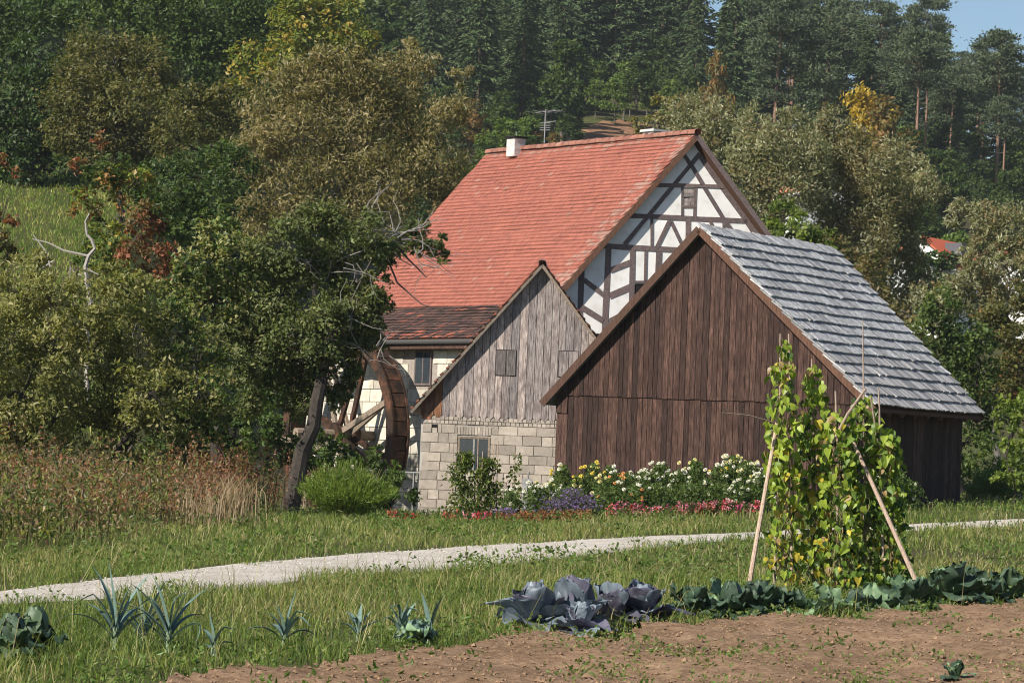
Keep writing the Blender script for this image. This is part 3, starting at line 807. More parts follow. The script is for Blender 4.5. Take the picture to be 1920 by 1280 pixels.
for k in range(9):                                        # rafter tails under the right-hand eave
    c = VF.at(*prv) + rb * (.2 + k * (LE - .4) / 8) - Z3 * .16
    up_ = unit(A - VF.at(*prv)); V, F = beam(c, c + up_ * 1.0, .1, .12, -rb); part('rafter', V, F, BARN_TRIM, barn)
# shingles of the right-hand slope
dn = VF.at(*prv) - A; SL = np.linalg.norm(dn); dn = dn / SL; sn_ = unit(np.cross(rb, dn)); sn_ = sn_ if sn_[2] > 0 else -sn_
ROWS = 17
rest = MB(); singles = 0
for i in range(ROWS - 1, -1, -1):
    bot = SL * (i + 1) / ROWS + .03
    o = -.10; LBi = LB + (LE - LB) * (i + .5) / ROWS
    sag = lambda x: .03 * math.sin(x * .8 + i * .7) + .02 * math.sin(x * 2.1 + i)
    while o < LBi - .02:
        w = random.uniform(.085, .15); w = min(w, LBi - o + .02)
        j = random.uniform(-.03, .03) + (random.uniform(.02, .08) if random.random() < .03 else 0); L = .78 if i > 0 else .52
        b_ = bot + j + sag(o) * .6; t_ = max(b_ - L, -.16 + random.uniform(-.05, .05)) if i < 2 else b_ - L
        p0 = A + rb * (o + .004) + dn * t_ + sn_ * .004; p1 = A + rb * (o + w - .004) + dn * t_ + sn_ * .004
        q0 = A + rb * (o + .004) + dn * b_ + sn_ * (.10 + j * .4); q1 = A + rb * (o + w - .004) + dn * b_ + sn_ * (.10 + j * .4)
        V, F = prism([p0, p1, q1, q0], sn_ * .04)
        if singles < 300: part('shingle', V, F, SHINGLE, barn); singles += 1
        else:
            rest.add(V, F)
        o += w
SH2, nt, b = new_mat('grey_shingles_weathered')
vv = coords(nt, (9, 9, 9)); n1 = noise(nt, 1.0, 8, vv, .7)
isl = N(nt, 'ShaderNodeNewGeometry').outputs['Random Per Island']
c = mixc(nt, 'MULTIPLY', 1.0, ramp(nt, n1, [(.32, (.14, .14, .147)), (.5, (.34, .342, .35)), (.7, (.58, .575, .57))]), ramp(nt, isl, [(0, (.62,) * 3), (1, (1.35,) * 3)]))
nt.links.new(c, b.inputs['Base Color']); b.inputs['Roughness'].default_value = .8; b.inputs['Specular IOR Level'].default_value = .2; bump(nt, b, n1, .4, .02)
rest.part('shingle_rows', SH2, barn, kind='stuff')

HATCHW = wood('dark_grey_hatch_wood', [(.3, (.05, .045, .045)), (.5, (.12, .105, .10)), (.72, (.26, .23, .22))])
# ------------------------------------------------------------------ the grey shed
A = P(1017, 493, 95.0); sr = unit([.03, 1, 0]); su = np.array([sr[1], -sr[0], 0]); DEP = 5.0
VS = Face(A, su); l_ = on_plane(771, 768, A, VS.n); q_ = on_plane(1121, 637, A, VS.n)
SF = Face(A + sr * .25, su)
shed = thing('shed', 'narrow shed of weathered grey boards over a cinder block wall', 'shed', gp(.5, 96))
pl_ = np.array([np.dot(l_ - A, su), l_[2]]); qq = np.array([np.dot(q_ - A, su), q_[2]])
pr_ = np.array([qq[0] * (A[2] - pl_[1]) / (A[2] - qq[1]), pl_[1]])
rake = [(pl_[0], pl_[1] - .08), (0, A[2] - .12), (pr_[0], pr_[1] - .08)]
wl = SF.px(787, 860)[0]; wr = min(pr_[0] - .3, 3.4)
zb = SF.px(790, 779)[1]; zgr = -.55
V, F = SF.slab([(wl, zgr), (wr, zgr), (wr, zb + .1), (wl, zb + .1)], -.3, -.012); part('block_wall', V, F, MORTAR, shed)
V, F = SF.slab([(wl, zb), (wr, zb), (wr, below(rake, wr)), (0, A[2] - .2), (wl, below(rake, wl))], -.2, -.015); part('gable_frame', V, F, DARK, shed)
hx = [SF.px(931, 656), SF.px(966, 704)]; hx2 = [SF.px(1049, 658), SF.px(1083, 707)]
s = SF.px(788, 780)[0]; k = 0
while s < wr:
    w = random.uniform(.20, .255); e = s + w
    tips = [(s + .007, zb + .06), (s + w * .5, zb - .06 + random.uniform(-.02, .02)), (e - .007, zb + .05)]
    for p in clip_top(s + .007, e - .007, zb, rake): tips.append((p[0], p[1] - random.uniform(0, .02)))
    d = random.uniform(0, .014)
    topmin = min(p[1] for p in tips[3:])
    if topmin > zb + .1:
        V, F = SF.slab(tips, -.01, .016 + d)
        part('plank', V, F, SHED_RUST if k < 3 else SHED_WOOD, shed)
    s = e; k += 1
for h, hm_ in ((hx, HATCHW), (hx2, SHED_WOOD)):                                       # boarded-up loading hatches
    (a, t1), (b_, t0) = h
    hb = part('hatch', *SF.slab([(a - .02, t0 - .02), (b_ + .02, t0 - .02), (b_ + .02, t1 + .02), (a - .02, t1 + .02)], .0, .033), DARK, shed)
    m_ = (a + b_) / 2
    for p, q in ((a, m_ - .01), (m_ + .01, b_)):
        part('plank', *SF.slab([(p, t0), (q, t0), (q, t1), (p, t1)], .034, .046), hm_, hb)
# small bricks under the boards
c3 = lambda x, y: SF.px(760 + x / 4.92, 720 + y / 4.92)
zr = [c3(150, v)[1] for v in (285, 322, 357)]
for i in range(2):
    s = wl + .01
    if i == 0: part('brick', *SF.slab([(s, zr[1] + .012), (s + .27, zr[1] + .012), (s + .27, zr[0]), (s, zr[0])], -.01, .02), REDBRICK, shed); s += .29
    else: s += random.uniform(0, .06)
    while s < 1.75:
        w = random.uniform(.115, .15)
        red = (i == 0 and 1.02 < s < 1.15)
        part('brick', *SF.slab([(s + .008, zr[i + 1] + .012), (s + w - .008, zr[i + 1] + .012), (s + w - .012, zr[i] - .006), (s + .012, zr[i] - .006)], -.01, random.uniform(.008, .024)), REDBRICK if red else BLOCK, shed)
        s += w
# window and its lintel
win = [c3(486, 480), c3(772, 800)]
fx0, ft1 = win[0]; fx1, ft0 = win[1]
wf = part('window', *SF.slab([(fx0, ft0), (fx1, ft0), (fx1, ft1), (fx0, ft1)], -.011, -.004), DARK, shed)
fw = .06
for nm, qd in (('frame', [(fx0, ft0), (fx0 + fw, ft0), (fx0 + fw, ft1), (fx0, ft1)]), ('frame', [(fx1 - fw, ft0), (fx1, ft0), (fx1, ft1), (fx1 - fw, ft1)]),
               ('frame', [(fx0 + fw, ft1 - fw), (fx1 - fw, ft1 - fw), (fx1 - fw, ft1), (fx0 + fw, ft1)]), ('sash', [((fx0 + fx1) / 2 - .025, ft0), ((fx0 + fx1) / 2 + .025, ft0), ((fx0 + fx1) / 2 + .025, ft1 - fw), ((fx0 + fx1) / 2 - .025, ft1 - fw)])):
    part(nm, *SF.slab(qd, -.003, .012), OLDWOOD if nm == 'frame' else METAL, wf)
part('pane', *SF.slab([(fx0 + fw, ft0), (fx1 - fw, ft0), (fx1 - fw, ft1 - fw), (fx0 + fw, ft1 - fw)], -.003, .001), GLASSY, wf)
lx0, lt1 = c3(458, 388); lx1, lt0 = c3(792, 474)
for k in range(13):
    a = lx0 + (lx1 - lx0) * k / 13; part('brick', *SF.slab([(a + .006, lt0), (a + (lx1 - lx0) / 13 - .006, lt0), (a + (lx1 - lx0) / 13 - .006, lt1), (a + .006, lt1)], -.01, random.uniform(.006, .02)), BLOCK, shed)
# cinder blocks
rows = [c3(140, v)[1] for v in (357, 440, 530, 620, 705, 790, 875, 966, 1055, 1135, 1215, 1300)]
vent = [c3(245, 370), c3(296, 445)]
for i in range(len(rows) - 1):
    z1, z0 = rows[i], rows[i + 1]; s = wl + random.choice([-.02, -.26])
    first = True
    while s < 1.9:
        w = .56 + random.uniform(-.02, .02)
        if random.random() < .2: w *= .55
        segs = [(max(s, wl), s + w)]
        for (cx0, cx1, cz0, cz1) in ((fx0 - .01, fx1 + .01, ft0, ft1), (lx0, lx1, lt0, lt1), (vent[0][0], vent[1][0], vent[1][1], vent[0][1])):
            out = []
            for a, b_ in segs:
                if z1 - .05 > cz0 and z0 + .05 < cz1 and b_ > cx0 and a < cx1:
                    if a < cx0 - .05: out.append((a, cx0))
                    if b_ > cx1 + .05: out.append((cx1, b_))
                else: out.append((a, b_))
            segs = out
        for a, b_ in segs:
            if b_ - a > .06:
                g = random.uniform(.007, .012)
                part('cinder_block', *SF.slab([(a + g, z0 + g), (b_ - g, z0 + g), (b_ - g, z1 - g * .7), (a + g, z1 - g * .7)], -.01, random.uniform(.008, .022)), BLOCK, shed)
        s += w
(a, z1), (b_, z0) = vent
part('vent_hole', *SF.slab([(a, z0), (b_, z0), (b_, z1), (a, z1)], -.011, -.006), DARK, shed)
part('brick', *SF.slab([(a + .02, z0), (b_ - .02, z0), (b_ - .02, z0 + .14), (a + .02, z0 + .14)], -.005, .006), BLOCK, shed)
for sgn, s_ in ((-1, wl), (1, wr)):
    f = Face(SF.at(s_, 0), sr); f.n = su * sgn
    part('side_wall', *f.slab([(.0, zgr), (DEP - .3, zgr), (DEP - .3, below(rake, s_) - .02), (0, below(rake, s_) - .02)], -.25, 0), RENDER_W, shed)
def shedc(i, j):
    n = len(j); p = RNG.random(n)
    return np.where((p < .55)[:, None], [.33, .125, .075], np.where((p < .8)[:, None], [.26, .16, .12], [.15, .09, .07])) * RNG.uniform(.75, 1.2, (n, 1))
mb = MB()
for pv in (pl_, pr_):
    q = [A, VS.at(*pv)]; q = q + [q[1] + sr * DEP, q[0] + sr * DEP]
    part('roof', *prism([p - Z3 * .02 for p in q], -Z3 * .06), OLDWOOD, shed)
    sgn = 1 if pv is pr_ else -1
    tiles(q[0] - sr * .09, q[3], q[1] - sr * .09, q[2], 22, 24, mb, shedc, lift=.07, th=.04)
    V, F = beam(A - sr * .02 - Z3 * .075, VS.at(*pv) - sr * .02 - Z3 * .075, .085, .03, -sr); part('bargeboard', V, F, OLDWOOD, shed)
mb.part('roof_tiles', TILE, shed, kind='stuff')
ridge_tiles(A + Z3 * .04 - sr * .1, A + Z3 * .04 + sr * DEP, 14, .11, shed, SHED_WOOD)

# ------------------------------------------------------------------ the mill wheel
axn = wn_                                                  # axle points away from the long wall
ws = wo + axn * 1.15
d = ray(646, 815); mm = np.array([d[0], d[1], 0])
Am = np.array([[rh[0], -d[0]], [rh[1], -d[1]]]); sol = np.linalg.solve(Am, -(ws - EYEP)[:2])
HUB = EYEP + d * sol[1]
RW = 192 / ppm(HUB[1])
wheel = thing('waterwheel', 'large old wooden water wheel with rusty rim beside the stone wall', 'water wheel', HUB - Z3 * RW)
def wpt(th, r, a): return HUB + rh * math.cos(th) * r + Z3 * math.sin(th) * r + axn * a
NSEG = 40
def ring(r0, r1, a0, a1):
    th = np.linspace(0, 2 * math.pi, NSEG, endpoint=False)
    V = np.array([wpt(t, r, a) for t in th for r, a in ((r0, a0), (r1, a0), (r1, a1), (r0, a1))])
    F = []
    for i in range(NSEG):
        p, q = i * 4, ((i + 1) % NSEG) * 4
        F += [[p + m, p + (m + 1) % 4, q + (m + 1) % 4, q + m] for m in range(4)]
    return V, np.array(F)
for a in (-.33, .27): part('shroud', *ring(RW * .885, RW, a, a + .07), RUSTWOOD, wheel)
part('sole', *ring(RW * .868, RW * .885, -.27, .28), RUSTWOOD, wheel)
for k in range(44):                                        # boards closing the buckets round the outside
    t0 = k * 2 * math.pi / 44; t1 = t0 + 2 * math.pi / 44 * .93; r_ = RW * random.uniform(.975, .99)
    q = [wpt(t0, r_, -.26), wpt(t1, r_, -.26), wpt(t1, r_, .27), wpt(t0, r_, .27)]
    part('rim_board', *prism(q, -unit(wpt((t0 + t1) / 2, 1, 0) - HUB) * .035), RUSTWOOD, wheel)
for a in (-.24, .24):
    for k in range(8):
        th = k * math.pi / 4 + .30 + (.12 if a > 0 else 0)
        part('spoke', *beam(wpt(th, .2, a), wpt(th, RW * .9, a), .19, .10, axn), OLDWOOD if k % 2 else RUSTWOOD, wheel)
part('axle', *tube([HUB - axn * 1.1, HUB + axn * 1.9], .17, 10), OLDWOOD, wheel)
for a in (-.3, .34): part('hub', *tube([HUB + axn * (a - .1), HUB + axn * (a + .14)], .40, 12), RUSTWOOD, wheel)
# timber stand that carries the outer end of the axle
st = HUB + axn * 1.55
zt = float(terrain(st[0], st[1])) - .6
stand = thing('axle_stand', 'rough timber stand under the outer end of the wheel axle', 'stand', [st[0], st[1], zt])
for s in (-1, 1): part('post', *beam([st[0] + rh[0] * .5 * s, st[1] + rh[1] * .5 * s, zt], st + rh * .42 * s - Z3 * .12, .18, .18, axn), OLDWOOD, stand)
part('crossbeam', *beam(st - rh * 2.2 - Z3 * .24, st + rh * 1.6 - Z3 * .24, .2, .2, axn), OLDWOOD, stand)
# hand rail left of the shed
ra, rb2 = P(652, 880, 92), P(786, 886, 92)
rail = thing('hand_rail', 'thin grey rail beside the block wall of the shed', 'railing', gp((ra[0] + rb2[0]) / 2, 92))
part('bar', *tube([ra, rb2], .025, 6), METAL, rail)
for q in (ra, rb2 - np.array([.15, 0, 0])): part('post', *tube([[q[0], q[1], float(terrain(q[0], q[1])) - .2], q], .03, 6), METAL, rail)

# ------------------------------------------------------------------ far houses between the trees on the right
def far_house(label, px_apex, px_rake, Y, L, ang, roofcol, hatchcol):
    a = P(*px_apex, Y); rr = unit([math.sin(rad(ang)), math.cos(rad(ang)), 0]); uu = np.array([rr[1], -rr[0], 0])
    f = Face(a, uu); e = on_plane(*px_rake, a, f.n); k = (e - a); k = k * 1.25
    g = float(terrain(a[0], a[1])) - 1
    ob = thing('far_house', label, 'house', [a[0], a[1], g])
    hw = np.dot(k, uu); ez = a[2] + k[2]
    fw = Face(a + rr * .35, uu)
    part('wall', *fw.slab([(-hw, g), (hw * .94, g), (hw * .94, ez + .1), (0, a[2] - .15), (-hw, ez + .1)], -L + .4, 0), WHITE, ob)
    m_ = plain('orange_roof_tile', roofcol, .8, .2)
    for s in (-1, 1):
        q = [a, a + np.array([uu[0] * hw * s, uu[1] * hw * s, k[2]])]; q += [q[1] + rr * L, q[0] + rr * L]
        part('roof', *prism(q, -Z3 * .15), m_, ob)
    wd = part('window', *fw.slab([(-.5, ez - .9), (.5, ez - .9), (.5, ez + .3), (-.5, ez + .3)], .01, .05), WHITE, ob)
    part('pane', *fw.slab([(-.42, ez - .82), (.42, ez - .82), (.42, ez + .22), (-.42, ez + .22)], .051, .06), GLASSY, wd)
    if hatchcol is not None:
        c = a + np.array([uu[0] * hw * .5, uu[1] * hw * .5, k[2] * .42]) + rr * L * .35
        dm = part('dormer', *box(c + Z3 * .2, 1.5, 1.2, 1.0, uu, rr), plain('slate_grey_cladding', hatchcol), ob)
    return ob
far_house('white walled house with an orange roof showing through the willows', (1722, 440), (1786, 490), 262, 10, 30, (.55, .13, .06), (.08, .085, .10))
far_house('orange roofed house almost hidden by the willow at the right edge', (1862, 458), (1912, 500), 266, 8, 30, (.50, .14, .07), None)
far_house('pale house with an orange gable edge deep inside the willows', (1556, 338), (1598, 372), 285, 8, -25, (.5, .2, .1), None)

# ------------------------------------------------------------------ trees
def ground_far(x, y):
    d = ray(x, y); t = np.linspace(60, 640, 4000) / d[1]; q = EYEP[None] + d[None] * t[:, None]
    b = np.nonzero(q[:, 2] < terrain(q[:, 0], q[:, 1]))[0]
    return q[b[0]] if len(b) else q[np.argmin(abs(q[:, 1] - 466))]
def limb(rng, a, b, r0, r1, n=6, wob=.08, sag=0.0):
    t = np.linspace(0, 1, n)[:, None]; L = np.linalg.norm(b - a)
    q = a + (b - a) * t + rng.normal(size=(n, 3)) * wob * L * np.sin(t * np.pi) + Z3 * sag * L * np.sin(t * np.pi)
    return tube(q, r0 + (r1 - r0) * np.linspace(0, 1, n), 6 if r0 > .06 else 4, cap=False)
BARKC = {'grey': (.13, .115, .10), 'dark': (.05, .042, .036), 'pale': (.3, .28, .25), 'red': (.25, .15, .105), 'brown': (.09, .07, .05)}
def leafy(rng, c, r, n, L, Wd, pal, flat=.85, up=.25, clump=.28, per=45, shell=(.45, 1.02), noise_amt=.35):
    """leaves of one round mass of foliage, gathered in clumps with gaps between"""
    k = max(6, int(n / per))
    d = rng.normal(size=(k, 3)); d /= np.linalg.norm(d, axis=1)[:, None]
    rr = r * rng.uniform(shell[0] ** 2, shell[1] ** 2, k) ** .5 * (1 - noise_amt / 2 + noise_amt * rng.random(k))
    cc = c + d * rr[:, None] * np.array([1, 1, flat])
    i = rng.integers(0, k, n)
    cs = clump * r * rng.uniform(.6, 1.3, k)
    Q = cc[i] + rng.normal(size=(n, 3)) * cs[i][:, None] * np.array([.6, .6, .5])
    D = d[i] * .6 + rng.normal(size=(n, 3)) * .6; D[:, 2] += up
    base = pick(pal, k, rng, .18)
    col = np.where((rng.random(n) < .6)[:, None], base[i], pick(pal, n, rng, .1)) * rng.uniform(.75, 1.25, (n, 1))
    sz = rng.uniform(.45, 1.5, n)
    fc = (Q - cc[i]) / (cs[i][:, None] + 1e-6) * .45 + d[i] * .55 + np.array([0, 0, .55])
    v = leaf_quads(Q, np.cross(fc, D) * .8 + D * .45, sz * L, sz * rng.uniform(.75, 1.2, n) * Wd, col, rng=rng, face=fc)
    return v, cc
BRIGHT = 1.35
def tree(name, label, cat, Y, base_x, lobes, pal, L, Wd, cov=1.6, group=None, bark='dark', tr=.18, up=.25, flat=.88, dy=.6, seed=0, base=None, lean=None, clump=.28, twigs=5, per=45, shell=(.45, 1.02), thing_dz=0, trunk_to=None):
    rng = np.random.default_rng(seed + 100)
    pals = pal if isinstance(pal, dict) else {0: pal}
    cs = []
    for lb in lobes:
        y = Y + (lb[3] if len(lb) > 3 else rng.uniform(-dy, dy) * 2)
        cs.append((P(lb[0], lb[1], y), lb[2] / ppm(y), lb[4] if len(lb) > 4 else 0))
    if base is None:
        q = P(base_x, 800, Y); base = gp(q[0], Y)
    base = np.asarray(base, float)
    t = thing(name, label, cat, base, group)
    pals = {k: [(tuple(np.array(c) * BRIGHT), w) for c, w in v] for k, v in pals.items()}
    fb, wb_ = MB(), MB()
    mid = np.mean([c for c, _, _ in cs], 0)
    zt = min(c[2] - r * .3 for c, r, _ in cs)
    fork = base + (mid - base) * .35 if trunk_to is None else np.asarray(trunk_to)
    bc = np.array(BARKC[bark])
    q = np.linspace(0, 1, 7)[:, None]
    tp = base - Z3 * .2 + (fork - base) * q + rng.normal(size=(7, 3)) * (.012 if trunk_to is not None else .035) * np.linalg.norm(fork - base) * np.sin(q * np.pi)
    wb_.add(*tube(tp, tr * (1.25 - .5 * q[:, 0]), 9), bc)
    cs.sort(key=lambda q: np.linalg.norm(q[0] - fork))
    nodes = [(fork, 0)]
    for c, r, pi in cs:
        n = int(cov * 2 * math.pi * r * r / (L * Wd * .5))
        v, cc = leafy(rng, c, r, n, L, Wd, pals[pi], flat, up, clump, per, shell)
        fb.add(*v)
        k_ = min(range(len(nodes)), key=lambda i: np.linalg.norm(nodes[i][0] - c) * (1 + .12 * nodes[i][1])); o_, dpt = nodes[k_]
        r0_ = tr * .42 * .68 ** dpt
        wb_.add(*limb(rng, o_, c, max(r0_, .012), max(r0_ * .6, .008), 7, .07, .05), bc); nodes.append((c, dpt + 1))
        for p in cc[rng.permutation(len(cc))[:twigs + int(r * 2)]]:
            wb_.add(*limb(rng, c, p, min(tr * .10, r0_ * .5), min(tr * .035, r0_ * .2), 5, .1), bc)
    wb_.part('trunk', BARK, t)
    V, F, Cc = fb.get()
    part('crown', V, F, LEAF, t, Cc)
    return t
P_DARK = [((.030, .055, .016), 3), ((.045, .075, .020), 3), ((.065, .095, .028), 2)]
P_GREEN = [((.055, .090, .022), 3), ((.080, .115, .028), 3), ((.04, .065, .018), 2)]
P_OLIVE = [((.115, .110, .034), 3), ((.085, .090, .028), 3), ((.155, .135, .050), 2), ((.06, .065, .02), 2)]
P_HAZEL = [((.21, .205, .075), 3), ((.165, .17, .055), 3), ((.27, .25, .115), 2), ((.12, .125, .04), 1)]
P_BROWN = [((.155, .115, .050), 3), ((.115, .095, .038), 3), ((.20, .155, .075), 2)]
P_WILLOW = [((.165, .135, .062), 3), ((.13, .115, .046), 3), ((.235, .20, .115), 2), ((.09, .09, .035), 1.5)]
P_SILVER = [((.20, .20, .115), 3), ((.145, .15, .072), 3), ((.30, .295, .19), 2), ((.185, .14, .07), 1.2)]
P_YELLOW = [((.17, .185, .034), 3), ((.115, .145, .032), 3), ((.30, .22, .045), 1.2)]
P_LIME = [((.15, .19, .035), 3), ((.10, .14, .028), 3), ((.07, .10, .022), 2)]
P_ORANGE = [((.24, .13, .045), 3), ((.21, .15, .045), 2), ((.12, .11, .035), 3)]
P_RED = [((.23, .095, .05), 3), ((.18, .085, .045), 2), ((.13, .10, .04), 3)]

# left hillside, back to front
tree('dark_tree', 'dark green tree at the top left corner behind the grassy slope', 'tree', 175, 40, [(15, 40, 75), (70, 120, 70), (15, 190, 80), (50, 250, 65), (100, 30, 60), (20, 300, 50), (110, 280, 50), (60, 318, 40), (10, 325, 40), (120, 322, 36), (90, 220, 60)], P_DARK, .26, .17, 1.6, seed=1)
tree('leafy_tree', 'large deep green leafy tree at the top left beside the yellowing tree', 'tree', 215, 380, [(300, 20, 80), (390, 50, 85), (480, 60, 75), (340, 120, 75), (440, 150, 80), (520, 150, 60), (400, 220, 70), (240, 20, 70), (170, -10, 70), (480, -10, 70)], P_GREEN, .28, .18, 1.6, seed=2)
tree('yellowing_tree', 'yellow green tree turning orange at its twig tips near the top', 'tree', 190, 590, [(590, 50, 70), (655, 85, 52), (535, 120, 60), (475, 125, 48), (625, 130, 60), (560, 10, 55), (640, 25, 55), (460, 160, 40), (700, 130, 35)], {0: P_YELLOW}, .30, .17, 1.2, seed=3, up=-.1)
tree('olive_tree', 'rounded olive brown tree above the grassy slope on the left', 'tree', 158, 210, [(190, 115, 75), (265, 120, 62), (150, 170, 65), (245, 205, 75), (180, 260, 70), (285, 260, 55), (230, 310, 55), (130, 240, 50), (310, 180, 40)], P_OLIVE, .19, .11, 1.7, seed=4)
tree('olive_tree', 'smaller olive tree between the rounded olive tree and the big grey willow', 'tree', 146, 370, [(350, 195, 52), (400, 235, 52), (330, 260, 50), (385, 290, 55), (430, 180, 40)], P_OLIVE, .18, .10, 1.6, seed=5)
tree('green_shrub', 'dark green shrub below the small olive tree on the left', 'shrub', 118, 370, [(360, 330, 60), (310, 380, 55), (410, 370, 60), (370, 430, 65), (300, 320, 40), (440, 310, 45)], P_GREEN + P_DARK, .17, .10, 1.6, seed=6)
tree('willow_tree', 'big grey brown willow with thin upright twigs left of the red roof', 'tree', 131, 650, [(510, 215, 60), (570, 160, 58), (640, 150, 62), (715, 165, 58), (775, 130, 42), (560, 270, 75), (660, 260, 80), (760, 240, 68), (840, 215, 40), (820, 310, 62), (480, 300, 55), (720, 350, 75), (610, 370, 75), (500, 390, 65), (850, 370, 42), (770, 90, 22), (870, 150, 22), (600, 110, 26), (690, 110, 26)], [(tuple(np.array(c) * 1.22), w) for c, w in P_WILLOW], .20, .075, 1.7, seed=7, bark='grey', tr=.26, up=.7, clump=.34, twigs=11, flat=1.0)
tree('autumn_tree', 'small tree with orange and red autumn leaves on the left slope', 'tree', 97, 240,
     [(190, 315, 42, 0, 0), (235, 355, 50, 0, 1), (165, 375, 34, 0, 1), (285, 385, 42, 0, 0), (270, 430, 48, -.5, 2), (210, 440, 50, 0, 3), (185, 490, 42, 0, 3), (290, 480, 42, -.5, 2), (250, 450, 34, -.8, 2), (255, 560, 26, -.6, 1), (320, 490, 26, -.6, 2), (300, 530, 32, -.6, 2), (245, 520, 40, -.3, 1), (185, 265, 16, 0, 2), (145, 310, 18, 0, 2), (330, 430, 40, .3, 0)],
     {0: P_GREEN, 1: P_ORANGE + P_LIME, 2: P_RED, 3: P_YELLOW + P_GREEN}, .15, .10, 1.25, seed=8, bark='grey', tr=.11)
tree('red_leaved_shrub', 'red leaved shrub cut off by the left edge of the picture', 'shrub', 84, 0, [(5, 410, 26, 0, 0), (0, 450, 34, 0, 1), (15, 475, 24, 0, 1), (8, 300, 16, 0, 0), (25, 325, 10, 0, 0)], {0: P_RED, 1: P_OLIVE + P_ORANGE}, .12, .08, 1.2, seed=9, tr=.07)
# leafless white tree
dq = P(160, 600, 82); dt = thing('dead_tree', 'small dead tree with a crooked bare whitish trunk among the shrubs', 'tree', gp(dq[0], 82))
def pxtube(pts, Y, r0, r1, dyv=0.0):
    q = np.array([P(x, y, Y + dyv * i) for i, (x, y) in enumerate(pts)]); return tube(q, np.linspace(r0, r1, len(q)), 6)
part('trunk', *pxtube([(164, 760), (163, 620), (170, 570), (163, 535), (160, 500), (166, 480), (178, 466), (172, 450), (163, 440), (160, 415), (168, 400)], 81, .085, .022), plain('bare_grey_wood', (.34, .31, .28), .9, .1), dt)
bw = dt.children[0].data.materials[0]
for q in ([(163, 520), (140, 512), (132, 500), (130, 530)], [(164, 505), (185, 515)], [(166, 480), (120, 470), (90, 455), (60, 448)], [(95, 500), (85, 470), (62, 440)], [(100, 490), (75, 505)]):
    part('branch', *pxtube(q, 81, .035, .012), bw, dt)
# shrubs in front of the trees on the left
K = dict(group='olive hazel shrubs along the weed thicket')
tree('hazel_shrub', 'tall olive hazel shrub at the left edge behind the rusty weeds', 'shrub', 71, 50, [(30, 545, 62), (90, 560, 55), (20, 640, 75), (100, 660, 70), (40, 740, 75), (110, 770, 65), (10, 820, 60), (70, 510, 35), (-50, 600, 70), (-60, 720, 80)], P_HAZEL, .115, .065, 1.6, seed=10, up=.5, flat=1.1, **K)
tree('hazel_shrub', 'olive hazel shrub in the middle of the row below the autumn tree', 'shrub', 72, 220, [(180, 580, 58), (250, 560, 52), (170, 660, 65), (260, 650, 65), (200, 740, 70), (280, 740, 62), (240, 810, 55), (150, 800, 50), (215, 520, 34)], P_HAZEL + [((.10, .115, .03), 2)], .115, .065, 1.6, seed=11, up=.5, flat=1.1, **K)
tree('hazel_shrub', 'olive hazel shrub nearest to the leaning apple tree trunk', 'shrub', 73, 350, [(330, 630, 55), (390, 660, 48), (320, 710, 60), (380, 740, 58), (340, 790, 55), (400, 790, 40), (300, 590, 45)], P_HAZEL + P_GREEN, .115, .07, 1.6, seed=12, up=.4, **K)
tree('green_shrub', 'green bramble shrub between the autumn tree and the apple tree', 'shrub', 80, 410, [(380, 500, 55), (440, 480, 55), (400, 570, 60), (460, 560, 55), (350, 560, 50), (420, 430, 45)], P_GREEN + P_HAZEL, .115, .075, 1.6, seed=13)
tree('green_shrub', 'shaded low green bushes under the apple tree beside its trunk', 'shrub', 90, 480, [(440, 820, 50), (490, 800, 45), (520, 840, 40), (470, 740, 50), (520, 740, 35), (600, 870, 35), (660, 880, 30), (560, 860, 30), (400, 850, 50), (350, 840, 45), (300, 850, 40), (450, 860, 35), (380, 800, 50)], P_GREEN, .13, .09, 1.7, seed=14)
# apple tree
ab = ground(540, 868); ab = gp(P(540, 860, 79)[0], 79)
ft = P(605, 690, 79)
ap = tree('apple_tree', 'old leaning apple tree in front of the mill wheel with grey bare twigs', 'tree', 79, 540,
     [(470, 620, 52), (520, 560, 52), (575, 500, 52), (640, 470, 46), (690, 430, 34), (440, 690, 42), (500, 680, 46), (550, 630, 50), (610, 590, 46), (660, 545, 34), (700, 560, 24, -.4), (690, 600, 26, -.4), (560, 430, 44), (620, 410, 40), (500, 480, 44), (720, 470, 26), (430, 620, 42), (650, 640, 30), (590, 680, 34), (770, 440, 24, -.3), (812, 452, 22, -.5), (790, 425, 18, -.4), (832, 478, 13, -.6), (745, 455, 24), (800, 475, 14, -.5), (775, 465, 14, -.5), (720, 500, 20, -.3), (735, 480, 14, -.3), (470, 760, 34), (700, 640, 14), (640, 745, 16, 1.5), (670, 700, 10, 1), (690, 560, 34, -.3), (715, 575, 22, -.3), (650, 590, 36), (670, 640, 24, -.2), (705, 520, 22), (620, 520, 40), (590, 720, 24, .5), (640, 660, 32, .6), (600, 650, 40), (560, 705, 40), (685, 610, 32, -.2), (700, 640, 22, .3), (660, 690, 22, .6), (560, 760, 30, .6), (625, 745, 24, .8), (655, 715, 20, .8)],
     [((.085, .105, .036), 3), ((.118, .14, .048), 3), ((.06, .078, .028), 2), ((.19, .19, .085), 1.5)], .11, .065, 2.5, seed=15, base=ab, bark='dark', tr=.20, trunk_to=ft, twigs=4, clump=.34)
rg = np.random.default_rng(77); tw = MB()
